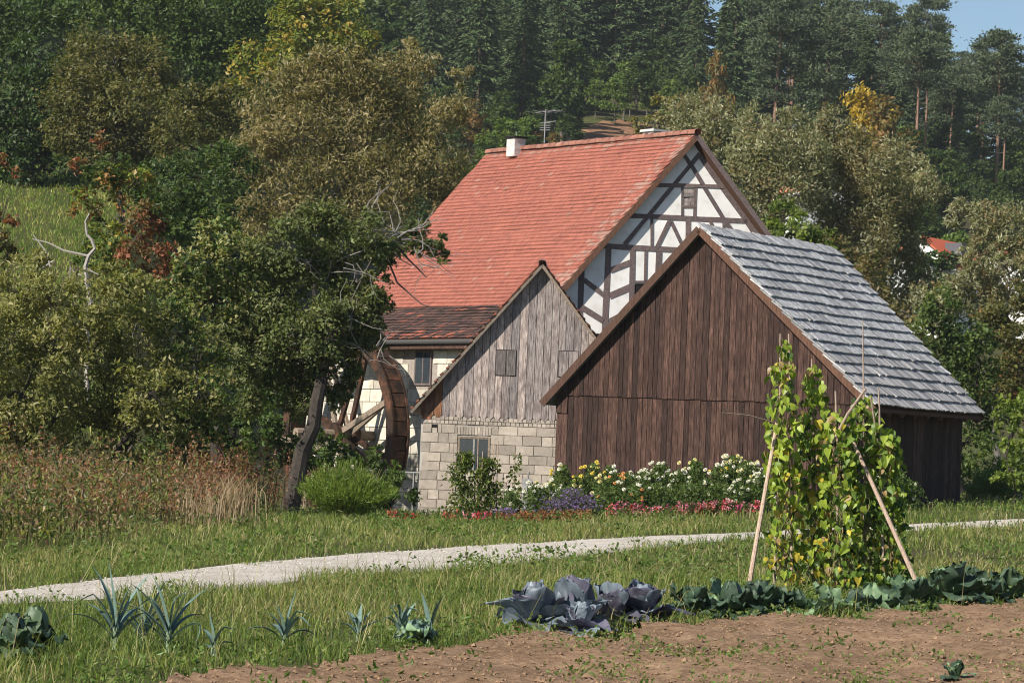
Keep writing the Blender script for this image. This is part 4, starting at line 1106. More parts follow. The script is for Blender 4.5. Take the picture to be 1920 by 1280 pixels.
def twig_spray(x, y, n, ln, Y=78.4, bias=(1, .1)):
    for k in range(n):
        a = np.array([x, y], float) + rg.normal(size=2) * 12; q = [a]; d = unit(np.array([rg.normal() * .6 + bias[0], rg.normal() * .7 + bias[1]]))
        for m in range(4): d = unit(d + rg.normal(size=2) * .35); q.append(q[-1] + d * ln * rg.uniform(.15, .4))
        z = Y + rg.uniform(-.4, .4); pts = np.array([P(u, v, z + .05 * i) for i, (u, v) in enumerate(q)])
        tw.add(*tube(pts, np.linspace(.016, .005, 5), 4, cap=False), (.27, .245, .225))
twig_spray(640, 590, 16, 70); twig_spray(620, 630, 12, 60, bias=(.8, .5)); twig_spray(690, 400, 12, 60, bias=(.6, .4)); twig_spray(740, 440, 16, 70, bias=(.8, .3)); twig_spray(700, 665, 8, 50, bias=(1, -.2))
twig_spray(560, 480, 9, 60); twig_spray(650, 500, 8, 70, bias=(.5, .6)); twig_spray(790, 470, 8, 70, bias=(.8, .5))
for q in ([(610, 690), (660, 560), (700, 480), (750, 450), (800, 440)], [(720, 470), (745, 530), (790, 570), (840, 585)], [(735, 450), (760, 480), (800, 520), (815, 505)], [(600, 690), (640, 640), (690, 660), (716, 668)]):
    V, F = pxtube(q, 78.5, .032, .007); tw.add(V, F, (.10, .085, .075))
tw.part('bare_twigs', BARK, ap)
# behind and right of the house
tree('birch_tree', 'slender yellowing birch just right of the brown clearing', 'tree', 205, 1235, [(1240, 195, 26), (1225, 235, 30), (1250, 240, 30), (1215, 275, 28), (1245, 290, 28)], [((.20, .17, .06), 3), ((.15, .15, .05), 2)], .26, .16, 1.3, seed=16, bark='pale', tr=.14, up=-.3)
Wg = dict(group='silvery willows behind the barn', bark='grey', up=.55, clump=.32, flat=1.0, twigs=7)
tree('willow_tree', 'silvery willow just above the gable peak of the mill house', 'tree', 178, 1320, [(1300, 205, 40), (1340, 225, 40), (1280, 250, 40), (1330, 275, 45), (1375, 260, 35), (1300, 300, 40), (1390, 310, 40)], P_SILVER, .22, .085, 1.9, seed=17, **Wg)
tree('willow_tree', 'silvery willow with two crown tops right of the half-timbered gable', 'tree', 165, 1470, [(1420, 240, 40), (1485, 235, 34), (1450, 290, 55), (1400, 340, 50), (1510, 290, 50), (1470, 360, 60), (1430, 400, 50), (1530, 360, 50), (1400, 290, 40)], P_SILVER, .22, .085, 1.9, seed=18, **Wg)
tree('willow_tree', 'tallest pale willow in the middle of the row above the grey roof', 'tree', 168, 1580, [(1560, 245, 44), (1600, 285, 48), (1545, 305, 50), (1640, 320, 45), (1590, 380, 60), (1650, 385, 50), (1560, 430, 55), (1620, 460, 60)], P_SILVER + P_WILLOW, .22, .085, 1.9, seed=19, **Wg)
tree('willow_tree', 'broad willow sloping down towards the far white house', 'tree', 172, 1700, [(1690, 310, 45), (1735, 350, 35), (1680, 370, 50), (1720, 410, 35), (1660, 430, 50), (1690, 480, 40), (1670, 540, 50), (1715, 560, 40), (1712, 490, 26), (1728, 530, 26), (1715, 450, 20), (1745, 545, 22)], P_SILVER, .22, .085, 1.9, seed=20, **Wg)
tree('willow_tree', 'low bright willow at the right edge in front of the forest', 'tree', 160, 1880, [(1850, 410, 36), (1900, 425, 45), (1800, 405, 28), (1840, 450, 18), (1905, 545, 45), (1850, 560, 42), (1800, 560, 36), (1900, 490, 20), (1830, 500, 24), (1940, 480, 40), (1760, 590, 40), (1825, 475, 22), (1860, 510, 26), (1780, 545, 32), (1735, 560, 32), (1830, 540, 30), (1805, 508, 20), (1880, 455, 20), (1855, 478, 26), (1880, 500, 26), (1905, 460, 22), (1835, 470, 20)], P_SILVER, .22, .085, 1.9, seed=21, **Wg)
tree('green_shrub', 'brown green shrub above the middle of the grey shingle roof', 'shrub', 128, 1600, [(1570, 480, 45), (1620, 520, 50), (1660, 590, 55), (1700, 640, 55), (1590, 550, 45), (1540, 450, 35)], P_BROWN + P_OLIVE, .18, .11, 1.6, seed=22)
tree('green_shrub', 'yellow green maple shrub between the white gable and the grey roof', 'shrub', 116, 1480, [(1470, 405, 34), (1510, 430, 38), (1460, 440, 34), (1540, 460, 30), (1490, 470, 40)], P_LIME, .16, .11, 1.7, seed=23)
tree('hazel_bush', 'dark green hazel bush behind the far corner of the barn', 'bush', 104, 1800, [(1750, 620, 52), (1810, 640, 52), (1760, 690, 55), (1830, 720, 55), (1790, 760, 50), (1850, 790, 40), (1810, 830, 45), (1800, 870, 30), (1760, 570, 35), (1840, 640, 35), (1730, 690, 40)], P_GREEN + [((.11, .14, .04), 2)], .14, .09, 1.6, seed=24)
tree('olive_shrub', 'tall olive shrub with reddish tips at the right edge', 'shrub', 112, 1890, [(1890, 600, 45), (1860, 600, 45), (1900, 680, 50), (1870, 730, 45), (1920, 640, 45), (1910, 760, 40), (1935, 560, 40)], P_OLIVE + [((.24, .13, .06), .6)], .15, .08, 1.6, seed=25)
tree('lime_bush', 'bright lime green leafy bush cut off by the right edge', 'bush', 80, 1905, [(1895, 780, 28), (1905, 830, 32), (1892, 880, 26), (1915, 920, 30), (1925, 760, 40), (1935, 860, 45), (1905, 955, 20)], P_LIME, .12, .09, 1.4, seed=26, tr=.05)
tree('round_bush', 'low dark green round bush beside the path right of the barn', 'bush', 94, 1855, [(1850, 915, 40), (1885, 925, 38), (1830, 935, 28), (1870, 890, 30)], [((.06, .115, .03), 3), ((.08, .14, .035), 2)], .09, .035, 1.9, seed=27, tr=.05, up=.9)
tree('elder_shrub', 'leafy shrub in the gap between the shed wall and the mill wheel', 'shrub', 90, 735, [(735, 905, 26), (760, 930, 24), (720, 940, 24), (750, 890, 18)], P_GREEN, .12, .08, 1.4, seed=28, tr=.04)

tree('low_scrub', 'dark low scrub growing round the foot of the waterwheel', 'shrub', 88, 650, [(585, 845, 28), (620, 855, 28), (655, 865, 26), (690, 872, 26), (722, 880, 20), (640, 835, 18), (605, 820, 20), (700, 850, 14)], P_GREEN, .12, .08, 1.5, seed=40, tr=.04)
# feathery bright bush
bq = gp(P(650, 940, 70)[0], 70); fbh = thing('feathery_bush', 'bright green feathery bush beside the grass left of the block wall', 'bush', bq)
rg = np.random.default_rng(5); n = 15000
th = rg.uniform(0, 6.28, n); rr = rg.random(n) ** .5
tipx = np.cos(th) * rr * 1.05; tipy = np.sin(th) * rr * .8; tz = 1.12 * (1 - .42 * rr ** 2) * (.62 + .6 * fnoise(tipx * 4.5 + 3, tipy * 4.5, 2))
t = rg.uniform(.2, 1.08, n) ** .7
Q = np.stack([tipx * t, tipy * t, tz * t], -1) + rg.normal(size=(n, 3)) * .03
D = np.stack([tipx * .5, tipy * .5, tz], -1) + rg.normal(size=(n, 3)) * .35
V, F, Cc = leaf_quads(bq + Q, D, rg.uniform(.10, .24, n), .016, pick([((.19, .26, .045), 3), ((.13, .20, .035), 3), ((.25, .31, .07), 1)], n, rg), rng=rg)
part('crown', V, F, LEAF, fbh, Cc)
mb = MB()
for k in range(60):
    a = rg.uniform(0, 6.28); r_ = rg.random() ** .5
    mb.add(*tube([bq + [math.cos(a) * r_ * .3, math.sin(a) * r_ * .25, -.05], bq + [math.cos(a) * r_ * .9, math.sin(a) * r_ * .7, 1.2]], [.012, .004], 4, cap=False), (.16, .14, .06))
mb.part('stems', BARK, fbh)
# tuft of dry grass
for (px_, Y_, lab, nn, h_) in ((400, 62, 'pale dry grass tuft standing among the rusty weeds', 420, 1.25), (350, 60, 'smaller pale dry grass tuft left of the tall dry tuft', 260, .9)):
    q = P(px_, 980, Y_); o = gp(q[0], Y_)
    X = o[0] + RNG.normal(size=nn) * .38; Y = o[1] + RNG.normal(size=nn) * .4
    V, F, Cc = blades(X, Y, RNG.uniform(.6, 1, nn) * h_, RNG.uniform(.012, .022, nn), np.array([.40, .30, .19]) * RNG.uniform(.7, 1.2, (nn, 1)), lean=.25)
    tag(place('dry_grass_tuft', mesh('dry_grass_tuft', V, F, GRASS, o, Cc), loc=o), lab, 'grass tuft', kind='stuff')

# bare earth bank on the slope above the house
e_ = [(1085, 262), (1095, 240), (1130, 228), (1190, 226), (1235, 238), (1250, 262), (1240, 285), (1090, 290)]
cq = np.array([ground_far(*p) for p in e_]); c0 = cq.mean(0)
V_, F_ = [], []
nr, na = 10, 32
for i in range(nr):
    for j in range(na):
        a_ = j / na * len(e_); k_ = int(a_) % len(e_); f_ = a_ - int(a_); q_ = cq[k_] * (1 - f_) + cq[(k_ + 1) % len(e_)] * f_
        q_ = c0 + (q_ - c0) * (i + .5) / nr * (1 + .15 * math.sin(j * 2.7)); V_.append([q_[0], q_[1], float(terrain(q_[0], q_[1])) + .12 + .25 * float(fnoise(q_[0] * .6, q_[1] * .6, 3)) * (i < nr - 1)])
F_ = np.array([[i * na + j, i * na + (j + 1) % na, (i + 1) * na + (j + 1) % na, (i + 1) * na + j] for i in range(nr - 1) for j in range(na)])
tag(place('earth_bank', mesh('earth_bank', np.array(V_), [F_, np.arange(na)], mottled('brown_forest_earth', [(.3, (.12, .06, .035)), (.5, (.24, .13, .075)), (.7, (.32, .19, .11))], .7, .95, .6), smooth=True)), 'bare reddish brown earth bank below the beeches', 'earth', kind='structure')

# ------------------------------------------------------------------ the forest on the hill
def spruce(rng, H=25.0, R=3.6, cb=.08):
    fb, wb_ = MB(), MB()
    wb_.add(*tube([[0, 0, -1], [0, 0, H * .5], [0, 0, H * .98]], [.24, .16, .02], 6), BARKC['brown'])
    Q, D = [], []
    z = H * cb
    while z < H * .985:
        f = 1 - (z - H * cb) / (H * (1 - cb)); ln0 = R * f ** 1.05 + .12
        for b in range(6 if f > .3 else 5):
            a = rng.uniform(0, 6.28); ln = ln0 * rng.uniform(.55, 1.2)
            if rng.random() < .06: continue
            d = np.array([math.cos(a), math.sin(a), 0]); nn = max(3, int(ln / .32))
            t = np.linspace(.18, 1, nn)[:, None]
            p = d * ln * t + Z3 * (z - ln * (.42 * t ** 1.3) + .16 * ln * np.maximum(t - .75, 0) * 2)
            Q.append(np.repeat(p, 3, 0) + rng.normal(size=(nn * 3, 3)) * .1)
            side = np.array([-d[1], d[0], 0])
            D.append(np.repeat(d[None] * .7, nn * 3, 0) + side * rng.normal(size=(nn * 3, 1)) * .7 + np.array([0, 0, -.45]) + rng.normal(size=(nn * 3, 3)) * .2)
        z += H * .0165 * rng.uniform(.7, 1.3)
    Q = np.concatenate(Q); D = np.concatenate(D); n = len(Q)
    col = pick([((.050, .080, .036), 3), ((.072, .108, .044), 3), ((.105, .145, .055), 1.5)], n, rng)
    return wb_.get(), leaf_quads(Q, D, rng.uniform(.45, .85, n), rng.uniform(.20, .32, n), col, rng=rng)
def pine(rng, H=24.0, R=3.2, cb=.52):
    fb, wb_ = MB(), MB()
    w = rng.normal(size=2) * .25
    tp = np.array([[0, 0, -1], [w[0], w[1], H * .35], [w[0] * .4, w[1] * .4, H * .7], [0, 0, H * .97]])
    wb_.add(*tube(tp, [.20, .165, .12, .03], 7), BARKC['red'])
    for k in range(5):
        z = H * rng.uniform(.3, cb); a = rng.uniform(0, 6.28)
        wb_.add(*tube([[0, 0, z], [math.cos(a) * 1.6, math.sin(a) * 1.6, z + rng.uniform(-.4, .3)]], [.045, .012], 4, cap=False), (.2, .16, .13))
    Q, D = [], []
    for k in range(64):
        u = rng.random(); z = H * (cb + (1 - cb) * u); ln = R * (math.sin(math.pi * min(1, .18 + u * .78)) ** .7) * rng.uniform(.5, 1.1)
        a = rng.uniform(0, 6.28); d = np.array([math.cos(a), math.sin(a), 0])
        e = d * ln + Z3 * (z + ln * rng.uniform(-.05, .25))
        wb_.add(*tube([Z3 * z, e], [.05, .012], 4, cap=False), (.16, .09, .06))
        for m in range(3):
            c = Z3 * z + (e - Z3 * z) * rng.uniform(.5, 1.05) + rng.normal(size=3) * .2
            nn = 34; Q.append(c + rng.normal(size=(nn, 3)) * np.array([.55, .55, .16])); D.append(rng.normal(size=(nn, 3)) * .7 + [0, 0, .5] + d * .4)
    Q = np.concatenate(Q); D = np.concatenate(D); n = len(Q)
    col = pick([((.075, .102, .056), 3), ((.10, .13, .07), 3), ((.13, .155, .08), 1)], n, rng)
    return wb_.get(), leaf_quads(Q, D, rng.uniform(.35, .6, n), rng.uniform(.14, .24, n), col, rng=rng)
def broad(rng, pal, H=15.0, R=4.0):
    fb, wb_ = MB(), MB()
    wb_.add(*tube([[0, 0, -1], [.2, .1, H * .4], [0, 0, H * .75]], [.22, .17, .06], 6), BARKC['grey'])
    for k in range(9):
        a = rng.uniform(0, 6.28); u = rng.random(); c = np.array([math.cos(a) * R * .55 * (1 - u * .5), math.sin(a) * R * .55 * (1 - u * .5), H * (.34 + .5 * u)])
        r = R * rng.uniform(.38, .55); n = int(1.3 * 2 * math.pi * r * r / (.5 * .34 * .5))
        v, cc = leafy(rng, c, r, n, .5, .34, pal, .8, .1, .3, 30); fb.add(*v)
        wb_.add(*limb(rng, np.array([.1, 0, H * .35]), c, .09, .03), BARKC['grey'])
    v, cc = leafy(rng, np.array([0, 0, H * .86]), R * .42, 500, .5, .34, pal, .8, .1, .3, 30); fb.add(*v)
    return wb_.get(), fb.get()
def kit(name, gen):
    (tv, tf, tc), (lv, lf, lc) = gen
    return mesh(name + '_trunk', tv, tf, BARK, cols=tc), mesh(name + '_crown', lv, lf, NEEDLE if name != 'broad' else LEAF, cols=lc)
rg = np.random.default_rng(21)
SPR = [kit('spruce', spruce(rg, R=r, cb=c)) for r, c in ((3.3, .06), (3.9, .1), (2.9, .16), (3.5, .25))]
PIN = [kit('pine', pine(rg, R=r, cb=c)) for r, c in ((3.0, .5), (3.4, .58), (2.8, .44), (3.2, .66))]
BRO = {k: [kit('broad', broad(rg, [(tuple(np.array(c) * 1.25), w) for c, w in p])) for _ in range(m)] for k, p, m in (('green', P_GREEN + P_DARK, 2), ('lime', [((.125, .18, .04), 3), ((.095, .145, .034), 2)], 2), ('gold', [((.38, .27, .035), 3), ((.30, .24, .04), 2)], 1), ('rust', [((.22, .13, .045), 3), ((.13, .11, .035), 3)], 1))}
def plant(kitpair, name, label, loc, sc_, group, rz=None, sxy=1.0):
    t = thing(name, label, 'tree', loc, group)
    t.rotation_euler = (0, 0, rg.uniform(0, 6.28) if rz is None else rz); t.scale = (sc_ * sxy, sc_ * sxy, sc_)
    place('trunk', kitpair[0], t); place('crown', kitpair[1], t)
    return t
GS, GP, GB = 'spruces of the hillside forest', 'pines of the hillside forest', 'leafy trees of the hillside forest'
LS, LP, LB_ = 'dark spruce standing in the forest that covers the hillside', 'blue green pine standing in the forest that covers the hillside', 'leafy green tree mixed into the forest on the hillside'
cnt = 0
CLEAR = [(1070, 1260)]
rows_y = [330, 348, 364, 378, 391, 404, 418, 432, 447, 460, 470, 480, 488]
for ri, Yr in enumerate(rows_y):
    x = -.168 * Yr
    while x < .168 * Yr:
        low = ri < 3
        x += rg.uniform(4.2, 7.0) * (1.25 if low else 1.0 + .015 * ri)
        Yy = Yr + rg.uniform(-6, 6); pxx = 960 + x / Yy * FOC
        if 1050 < pxx < 1265 and Yy < 452: continue
        if pxx < 650 and (ri > 8 or ri < 2): continue
        if pxx < 760 and ri > 7: continue
        if 760 < pxx < 1380 and ri in (6, 8, 10): continue
        if low and pxx < 1380 and rg.random() < .45: continue
        z = gp(x, Yy); p = rg.random()
        if low:
            k = 'green' if p < .75 else 'lime' if p < .93 else 'rust'
            plant(BRO[k][rg.integers(len(BRO[k]))], 'leafy_tree', LB_, z, rg.uniform(.45, .8), GB)
        elif pxx > 1380:
            tall = 1.0 - .20 * ss(1560, 1900, pxx)
            if p < .38: plant(PIN[rg.integers(4)], 'pine_tree', LP, z, rg.uniform(.72, .98) * tall, GP, sxy=1.25)
            elif p < .8: plant(SPR[rg.integers(4)], 'spruce_tree', LS, z, rg.uniform(.62, .95) * tall, GS, sxy=1.15)
            else: plant(BRO['green'][rg.integers(2)], 'leafy_tree', LB_, z, rg.uniform(.7, 1.1) * tall, GB)
        elif pxx < 640 or (pxx < 780 and p < .5): plant(BRO['green'][rg.integers(2)], 'leafy_tree', LB_, z, rg.uniform(.9, 1.3), GB)
        elif 960 < pxx < 1400 and ri < 6 and p < .42: plant(BRO[('green', 'lime')[int(rg.random() < .6)]][rg.integers(2)], 'leafy_tree', LB_, z, rg.uniform(.6, 1.0), GB)
        elif p < .82 or pxx < 1380: plant(SPR[rg.integers(4)], 'spruce_tree', LS, z, rg.uniform(.75, 1.1), GS, sxy=1.1)
        else: plant(PIN[rg.integers(4)], 'pine_tree', LP, z, rg.uniform(.8, 1.05), GP, sxy=1.15)
        cnt += 1
print('forest', cnt)
def plant_px(kitpair, name, label, xb, yb, ytop, group=None, H=24.0, sxy=1.0):
    b = ground_far(xb, yb); h = (yb - ytop) / ppm(b[1])
    return plant(kitpair, name, label, gp(b[0], b[1]), h / H, group, sxy=sxy)
plant_px(PIN[3], 'pine_tree', 'lone pine with a long bare red trunk at the right edge of the forest', 1866, 388, 60, sxy=1.2)
plant_px(PIN[3], 'pine_tree', 'tall pine with a leaning bare trunk whose top reaches the sky', 1732, 258, -45, sxy=1.2)
plant_px(PIN[1], 'pine_tree', 'pine with a bare trunk right of the tall leaning pine', 1797, 228, 20, sxy=1.2)
plant_px(PIN[3], 'pine_tree', 'shorter pine with a bare trunk below the tall leaning pine', 1763, 250, 90, sxy=1.2)
plant_px(PIN[3], 'pine_tree', 'pine with a bright red bare trunk above the mill house ridge', 1262, 190, -110, sxy=.75)
for xb, yb, yt in ((1385, 250, 150), (1425, 235, 120), (1350, 250, 160)):
    plant_px(BRO['green'][0], 'leafy_tree', LB_, xb, yb, yt, GB, H=15, sxy=1.3)
plant_px(PIN[1], 'pine_tree', 'pine with a short bare trunk above the silvery willows', 1400, 205, 20, sxy=1.3)
plant_px(PIN[1], 'pine_tree', 'pine left of the golden tree with its bare trunk showing', 1572, 165, -60, sxy=1.2)
def plant_at(kitpair, name, label, xp, ytop, Y, group=None, H=15.0, sxy=1.0):
    q = P(xp, ytop, Y); g = gp(q[0], Y); return plant(kitpair, name, label, g, max(2.0, q[2] - g[2]) / H, group, sxy=sxy)
for k in range(13):
    plant_at(BRO[('lime', 'green')[k % 3 == 2]][k % 2], 'leafy_tree', LB_, 1050 + k * 18 + rg.uniform(-6, 6), rg.uniform(100, 150), 424 + rg.uniform(-12, 12), GB, sxy=1.15)
for k in range(20):
    q = P(1010 + k * 15 + rg.uniform(-5, 5), 200, 458 + (k % 3) * 10); plant(SPR[k % 4], 'spruce_tree', LS, gp(q[0], q[1]), rg.uniform(.85, 1.1), GS, sxy=1.3)
plant_at(BRO['gold'][0], 'golden_tree', 'small bright golden yellow tree at the foot of the forest', 1620, 152, 318, sxy=.8)
plant_at(BRO['rust'][0], 'rusty_tree', 'brownish tree just right of the golden yellow tree', 1662, 172, 314)
plant_at(BRO['rust'][0], 'orange_tree', 'slim tree turning orange among the spruces above the gable', 1345, 88, 322, sxy=.5)
for k in range(84):
    pxx = rg.uniform(690, 1030) if k < 22 else rg.uniform(1270, 1930) if k < 58 else rg.uniform(840, 1072)
    Yy = rg.uniform(330, 420) if k >= 58 else rg.uniform(285, 325) if pxx < 1030 else rg.uniform(250, 325); z = gp((pxx - 960) / FOC * Yy, Yy)
    kd = ('green', 'green', 'lime', 'rust')[rg.choice(4, p=[.5, .25, .17, .08])]
    plant(BRO[kd][rg.integers(len(BRO[kd]))], 'leafy_tree', LB_, z, rg.uniform(.3, .55), GB, sxy=1.25)
for k, (xb, yb, yt, kd, s_, lab) in enumerate(((1000, 215, 120, 'green', 1, 'dark leafy tree above the television antenna'), (1060, 210, 110, 'lime', 1, 'light green beech left of the brown clearing'), (1120, 205, 105, 'lime', 1, 'light green beech right above the brown clearing'), (1180, 225, 130, 'lime', 1.1, 'light green beech at the right end of the clearing'), (1230, 215, 60, 'green', 1, 'tall leafy tree left of the red trunked pine'),
        (1300, 240, 100, 'green', 1, 'leafy tree right of the red trunked pine'), (1450, 245, 160, 'green', 1.2, 'dark leafy tree behind the two topped willow'), (1540, 245, 150, 'green', 1.1, 'leafy tree left of the golden tree'), (1590, 255, 180, 'lime', 1.0, 'yellowish bush at the left foot of the golden tree'), (1700, 300, 200, 'green', 1.3, 'leafy tree under the tall leaning pine'), (1770, 340, 215, 'green', 1.3, 'broad leafy tree below the bare trunked pines'), (1815, 380, 240, 'green', 1.3, 'dark leafy tree left of the lone right hand pine'), (1905, 390, 230, 'green', 1.2, 'dark leafy tree right of the lone right hand pine'), (1740, 390, 270, 'green', 1.3, 'leafy tree behind the broad sloping willow'))):
    plant_px(BRO[kd][k % 2], 'leafy_tree', lab, xb, yb, yt, H=15, sxy=s_)
plant_px(SPR[0], 'young_spruce', 'bushy young conifer behind the left end of the red roof', 925, 320, 232, sxy=2.0)
plant_px(SPR[1], 'young_spruce', 'small young conifer right of the antenna mast', 1060, 290, 245, sxy=2.0)
plant_px(BRO['lime'][0], 'young_tree', 'pale green young tree behind the white chimney', 985, 300, 225, H=15, sxy=.9)
bs = plant(SPR[1], 'blue_spruce', 'bluish spruce left of the far white house', gp(P(1715, 420, 195)[0], 195), .42, None, sxy=1.6)
m2 = leaf_mat('blue_needles', .1, .6, .2); 
c2 = bs.children[1]; c2.data = c2.data.copy(); c2.data.materials[0] = m2
a_ = c2.data.attributes['col']; buf = np.empty(len(a_.data) * 4, np.float32); a_.data.foreach_get('color', buf); buf = buf.reshape(-1, 4); buf[:, :3] = buf[:, :3] * np.array([2.2, 2.0, 3.6]); a_.data.foreach_set('color', buf.ravel())

# ------------------------------------------------------------------ flower bed in front of the barn
def flower_mesh(name, col, rings=3, petals=9):
    V, F, C = [], [], []
    n = 0; rg_ = np.random.default_rng(2)
    for r in range(rings):
        for k in range(petals - r):
            a = 2 * math.pi * (k + .5 * (r % 2)) / (petals - r); el = [.15, .75, 1.2][r] if rings == 3 else .3 + .6 * r
            d = np.array([math.cos(a) * math.cos(el), math.sin(a) * math.cos(el), math.sin(el)]); s = np.array([-math.sin(a), math.cos(a), 0])
            L = .5 * (1 - .12 * r); w = .17
            V += [d * .08, d * L * .6 + s * w, d * L + Z3 * .03, d * L * .6 - s * w]; F.append([n, n + 1, n + 2, n + 3]); n += 4
            V += [-d * .05 * 0 + d * .08, d * L * .6 * np.array([.9, .9, -.7]) + s * w, d * L * np.array([.85, .85, -.6]), d * L * .6 * np.array([.9, .9, -.7]) - s * w]; F.append([n, n + 1, n + 2, n + 3]); n += 4
            C += [np.array(col) * rg_.uniform(.85, 1.1)] * 8
    return mesh(name, np.array(V), np.array(F), PETAL, cols=np.array(C))
PETAL = leaf_mat('petals', .25, .6, .2)
FM = {k: flower_mesh('flower_head', c) for k, c in (('white', (.82, .80, .74)), ('yellow', (.80, .66, .14)), ('cream', (.80, .74, .40)), ('orange', (.80, .42, .16)), ('red', (.50, .04, .035)), ('coral', (.62, .14, .08)), ('pink', (.72, .25, .30)))}
rf = np.random.default_rng(31)
def flower_plant(name, label, cat, x, Y, top, wpx, heads, pal=None, group=None, hs=.125, L=.10, spread_top=22, cov=1.7, dens=None):
    b = P(x, 960, Y); b = gp(b[0], Y); t = thing(name, label, cat, b, group)
    zt = P(x, top, Y)[2]; h = max(.25, zt - b[2]); w = wpx / ppm(Y) / 2
    n = int((dens or 900) * (w / .35) * (h / .9))
    Q = rf.normal(size=(n, 3)) * np.array([w * .55, .28, 0]); u = rf.random(n) ** .8
    Q[:, 2] = u * h * (1 - .25 * (Q[:, 0] / w) ** 2)
    D = rf.normal(size=(n, 3)) * .8; D[:, 2] += .15
    V, F, Cc = leaf_quads(b + Q, D, rf.uniform(.6, 1.3, n) * L, rf.uniform(.6, 1.3, n) * L * .5, pick(pal or [((.095, .15, .038), 3), ((.14, .20, .052), 3), ((.07, .11, .03), 2)], n, rf), rng=rf)
    part('foliage', V, F, LEAF, t, Cc)
    sb = MB()
    for kind, cnt_ in heads:
        for k in range(int(cnt_ * 1.8 + .5)):
            hx = x + rf.normal() * wpx * .33; hy = top + rf.uniform(-6, 1) * 1.0 + abs(rf.normal()) * spread_top
            q = P(hx, hy, Y - rf.uniform(.1, .45)); s_ = hs * rf.uniform(.7, 1.15)
            o = place('flower', FM[kind], t, loc=q - b, rot=Euler((rf.uniform(.3, 1.2), rf.uniform(-.4, .4), rf.uniform(-.6, .3))), scale=s_)
            sb.add(*tube([[q[0] + rf.normal() * .05, q[1] + .1, b[2] + .1], q - Z3 * .02], [.009, .006], 4, cap=False), (.08, .11, .03))
    if sb.V: sb.part('stems', BARK, t, kind='stuff')
    return t
GD = 'dahlias in the bed along the barn'
fl = [
 (1052, 81.5, 878, 30, [('yellow', 2), ('white', 2)], 'yellow dahlia at the left corner of the dark barn'), (1082, 81.2, 898, 34, [('yellow', 3), ('cream', 3)], 'yellow dahlia with the largest heads beside the barn corner'), (1030, 80.8, 912, 34, [('cream', 4), ('white', 5)], 'cream dahlia right of the climbing vine on the block wall'),
 (1110, 81.4, 876, 30, [('yellow', 4), ('cream', 1)], 'tall yellow dahlia behind the purple asters'), (1135, 80.6, 900, 40, [('orange', 3), ('cream', 3)], 'orange dahlia right of the purple asters'), (1142, 81.8, 880, 34, [('yellow', 2), ('white', 2)], 'yellow dahlia behind the orange dahlia'),
 (1175, 81.0, 895, 40, [('white', 7), ('orange', 2)], 'white and orange dahlia left of the white dahlia row'), (1205, 81.4, 888, 40, [('white', 9)], 'white dahlia with many heads left of the tallest white dahlia'), (1195, 80.2, 915, 40, [('orange', 4), ('white', 3)], 'low orange dahlia below the white ones'),
 (1237, 81.6, 875, 40, [('white', 8)], 'tallest white dahlia in the middle of the bed'), (1270, 81.2, 890, 44, [('white', 8)], 'white dahlia right of the tallest white dahlia'), (1300, 81.6, 868, 36, [('cream', 3)], 'leafy tall dahlia with few cream heads'), (1320, 80.8, 905, 44, [('white', 6)], 'white dahlia with low hanging heads in the right half of the bed'),
 (1345, 81.4, 880, 40, [('yellow', 2), ('white', 7)], 'pale dahlia left of the yellow topped dahlia'), (1372, 81.5, 862, 40, [('cream', 6), ('white', 5)], 'yellow topped dahlia at the right end of the bed'), (1400, 81.0, 872, 44, [('cream', 5), ('white', 7)], 'cream and white dahlia just left of the bean trellis'), (1425, 80.6, 895, 40, [('white', 7)], 'white dahlia half hidden by the bean trellis'),
 (1380, 80.0, 915, 44, [('white', 6)], 'low white dahlia in front of the yellow topped one'), (1000, 80.4, 915, 34, [('white', 6)], 'small white dahlia in front of the block wall'), (958, 80.6, 925, 30, [('white', 5)], 'small white flowering plant beside the shed vines'),
 (1665, 80.2, 880, 60, [('white', 3)], 'dahlia bush behind the right side of the bean trellis'), (1695, 80.5, 905, 50, [('white', 4)], 'white flowering bush at the foot of the dark barn wall')]
for x, Y, top, w, hd, lab in fl:
    flower_plant('dahlia', lab, 'dahlia', x, Y, top - 7, w * 1.1, hd, group=GD, dens=1300)
# foliage plants between (no heads of their own showing)
for k, (x, top) in enumerate(((1065, 915), (1150, 915), (1230, 905), (1290, 905), (1350, 905), (1410, 910))):
    flower_plant('leafy_plant', ['leafy plant under the yellow dahlias', 'leafy plant under the orange dahlia', 'leafy plant under the tallest white dahlia', 'leafy plant under the leafy tall dahlia', 'leafy plant under the pale dahlias', 'leafy plant at the foot of the cream dahlia'][k], 'plant', x, 80.2, top, 60, [], dens=900)
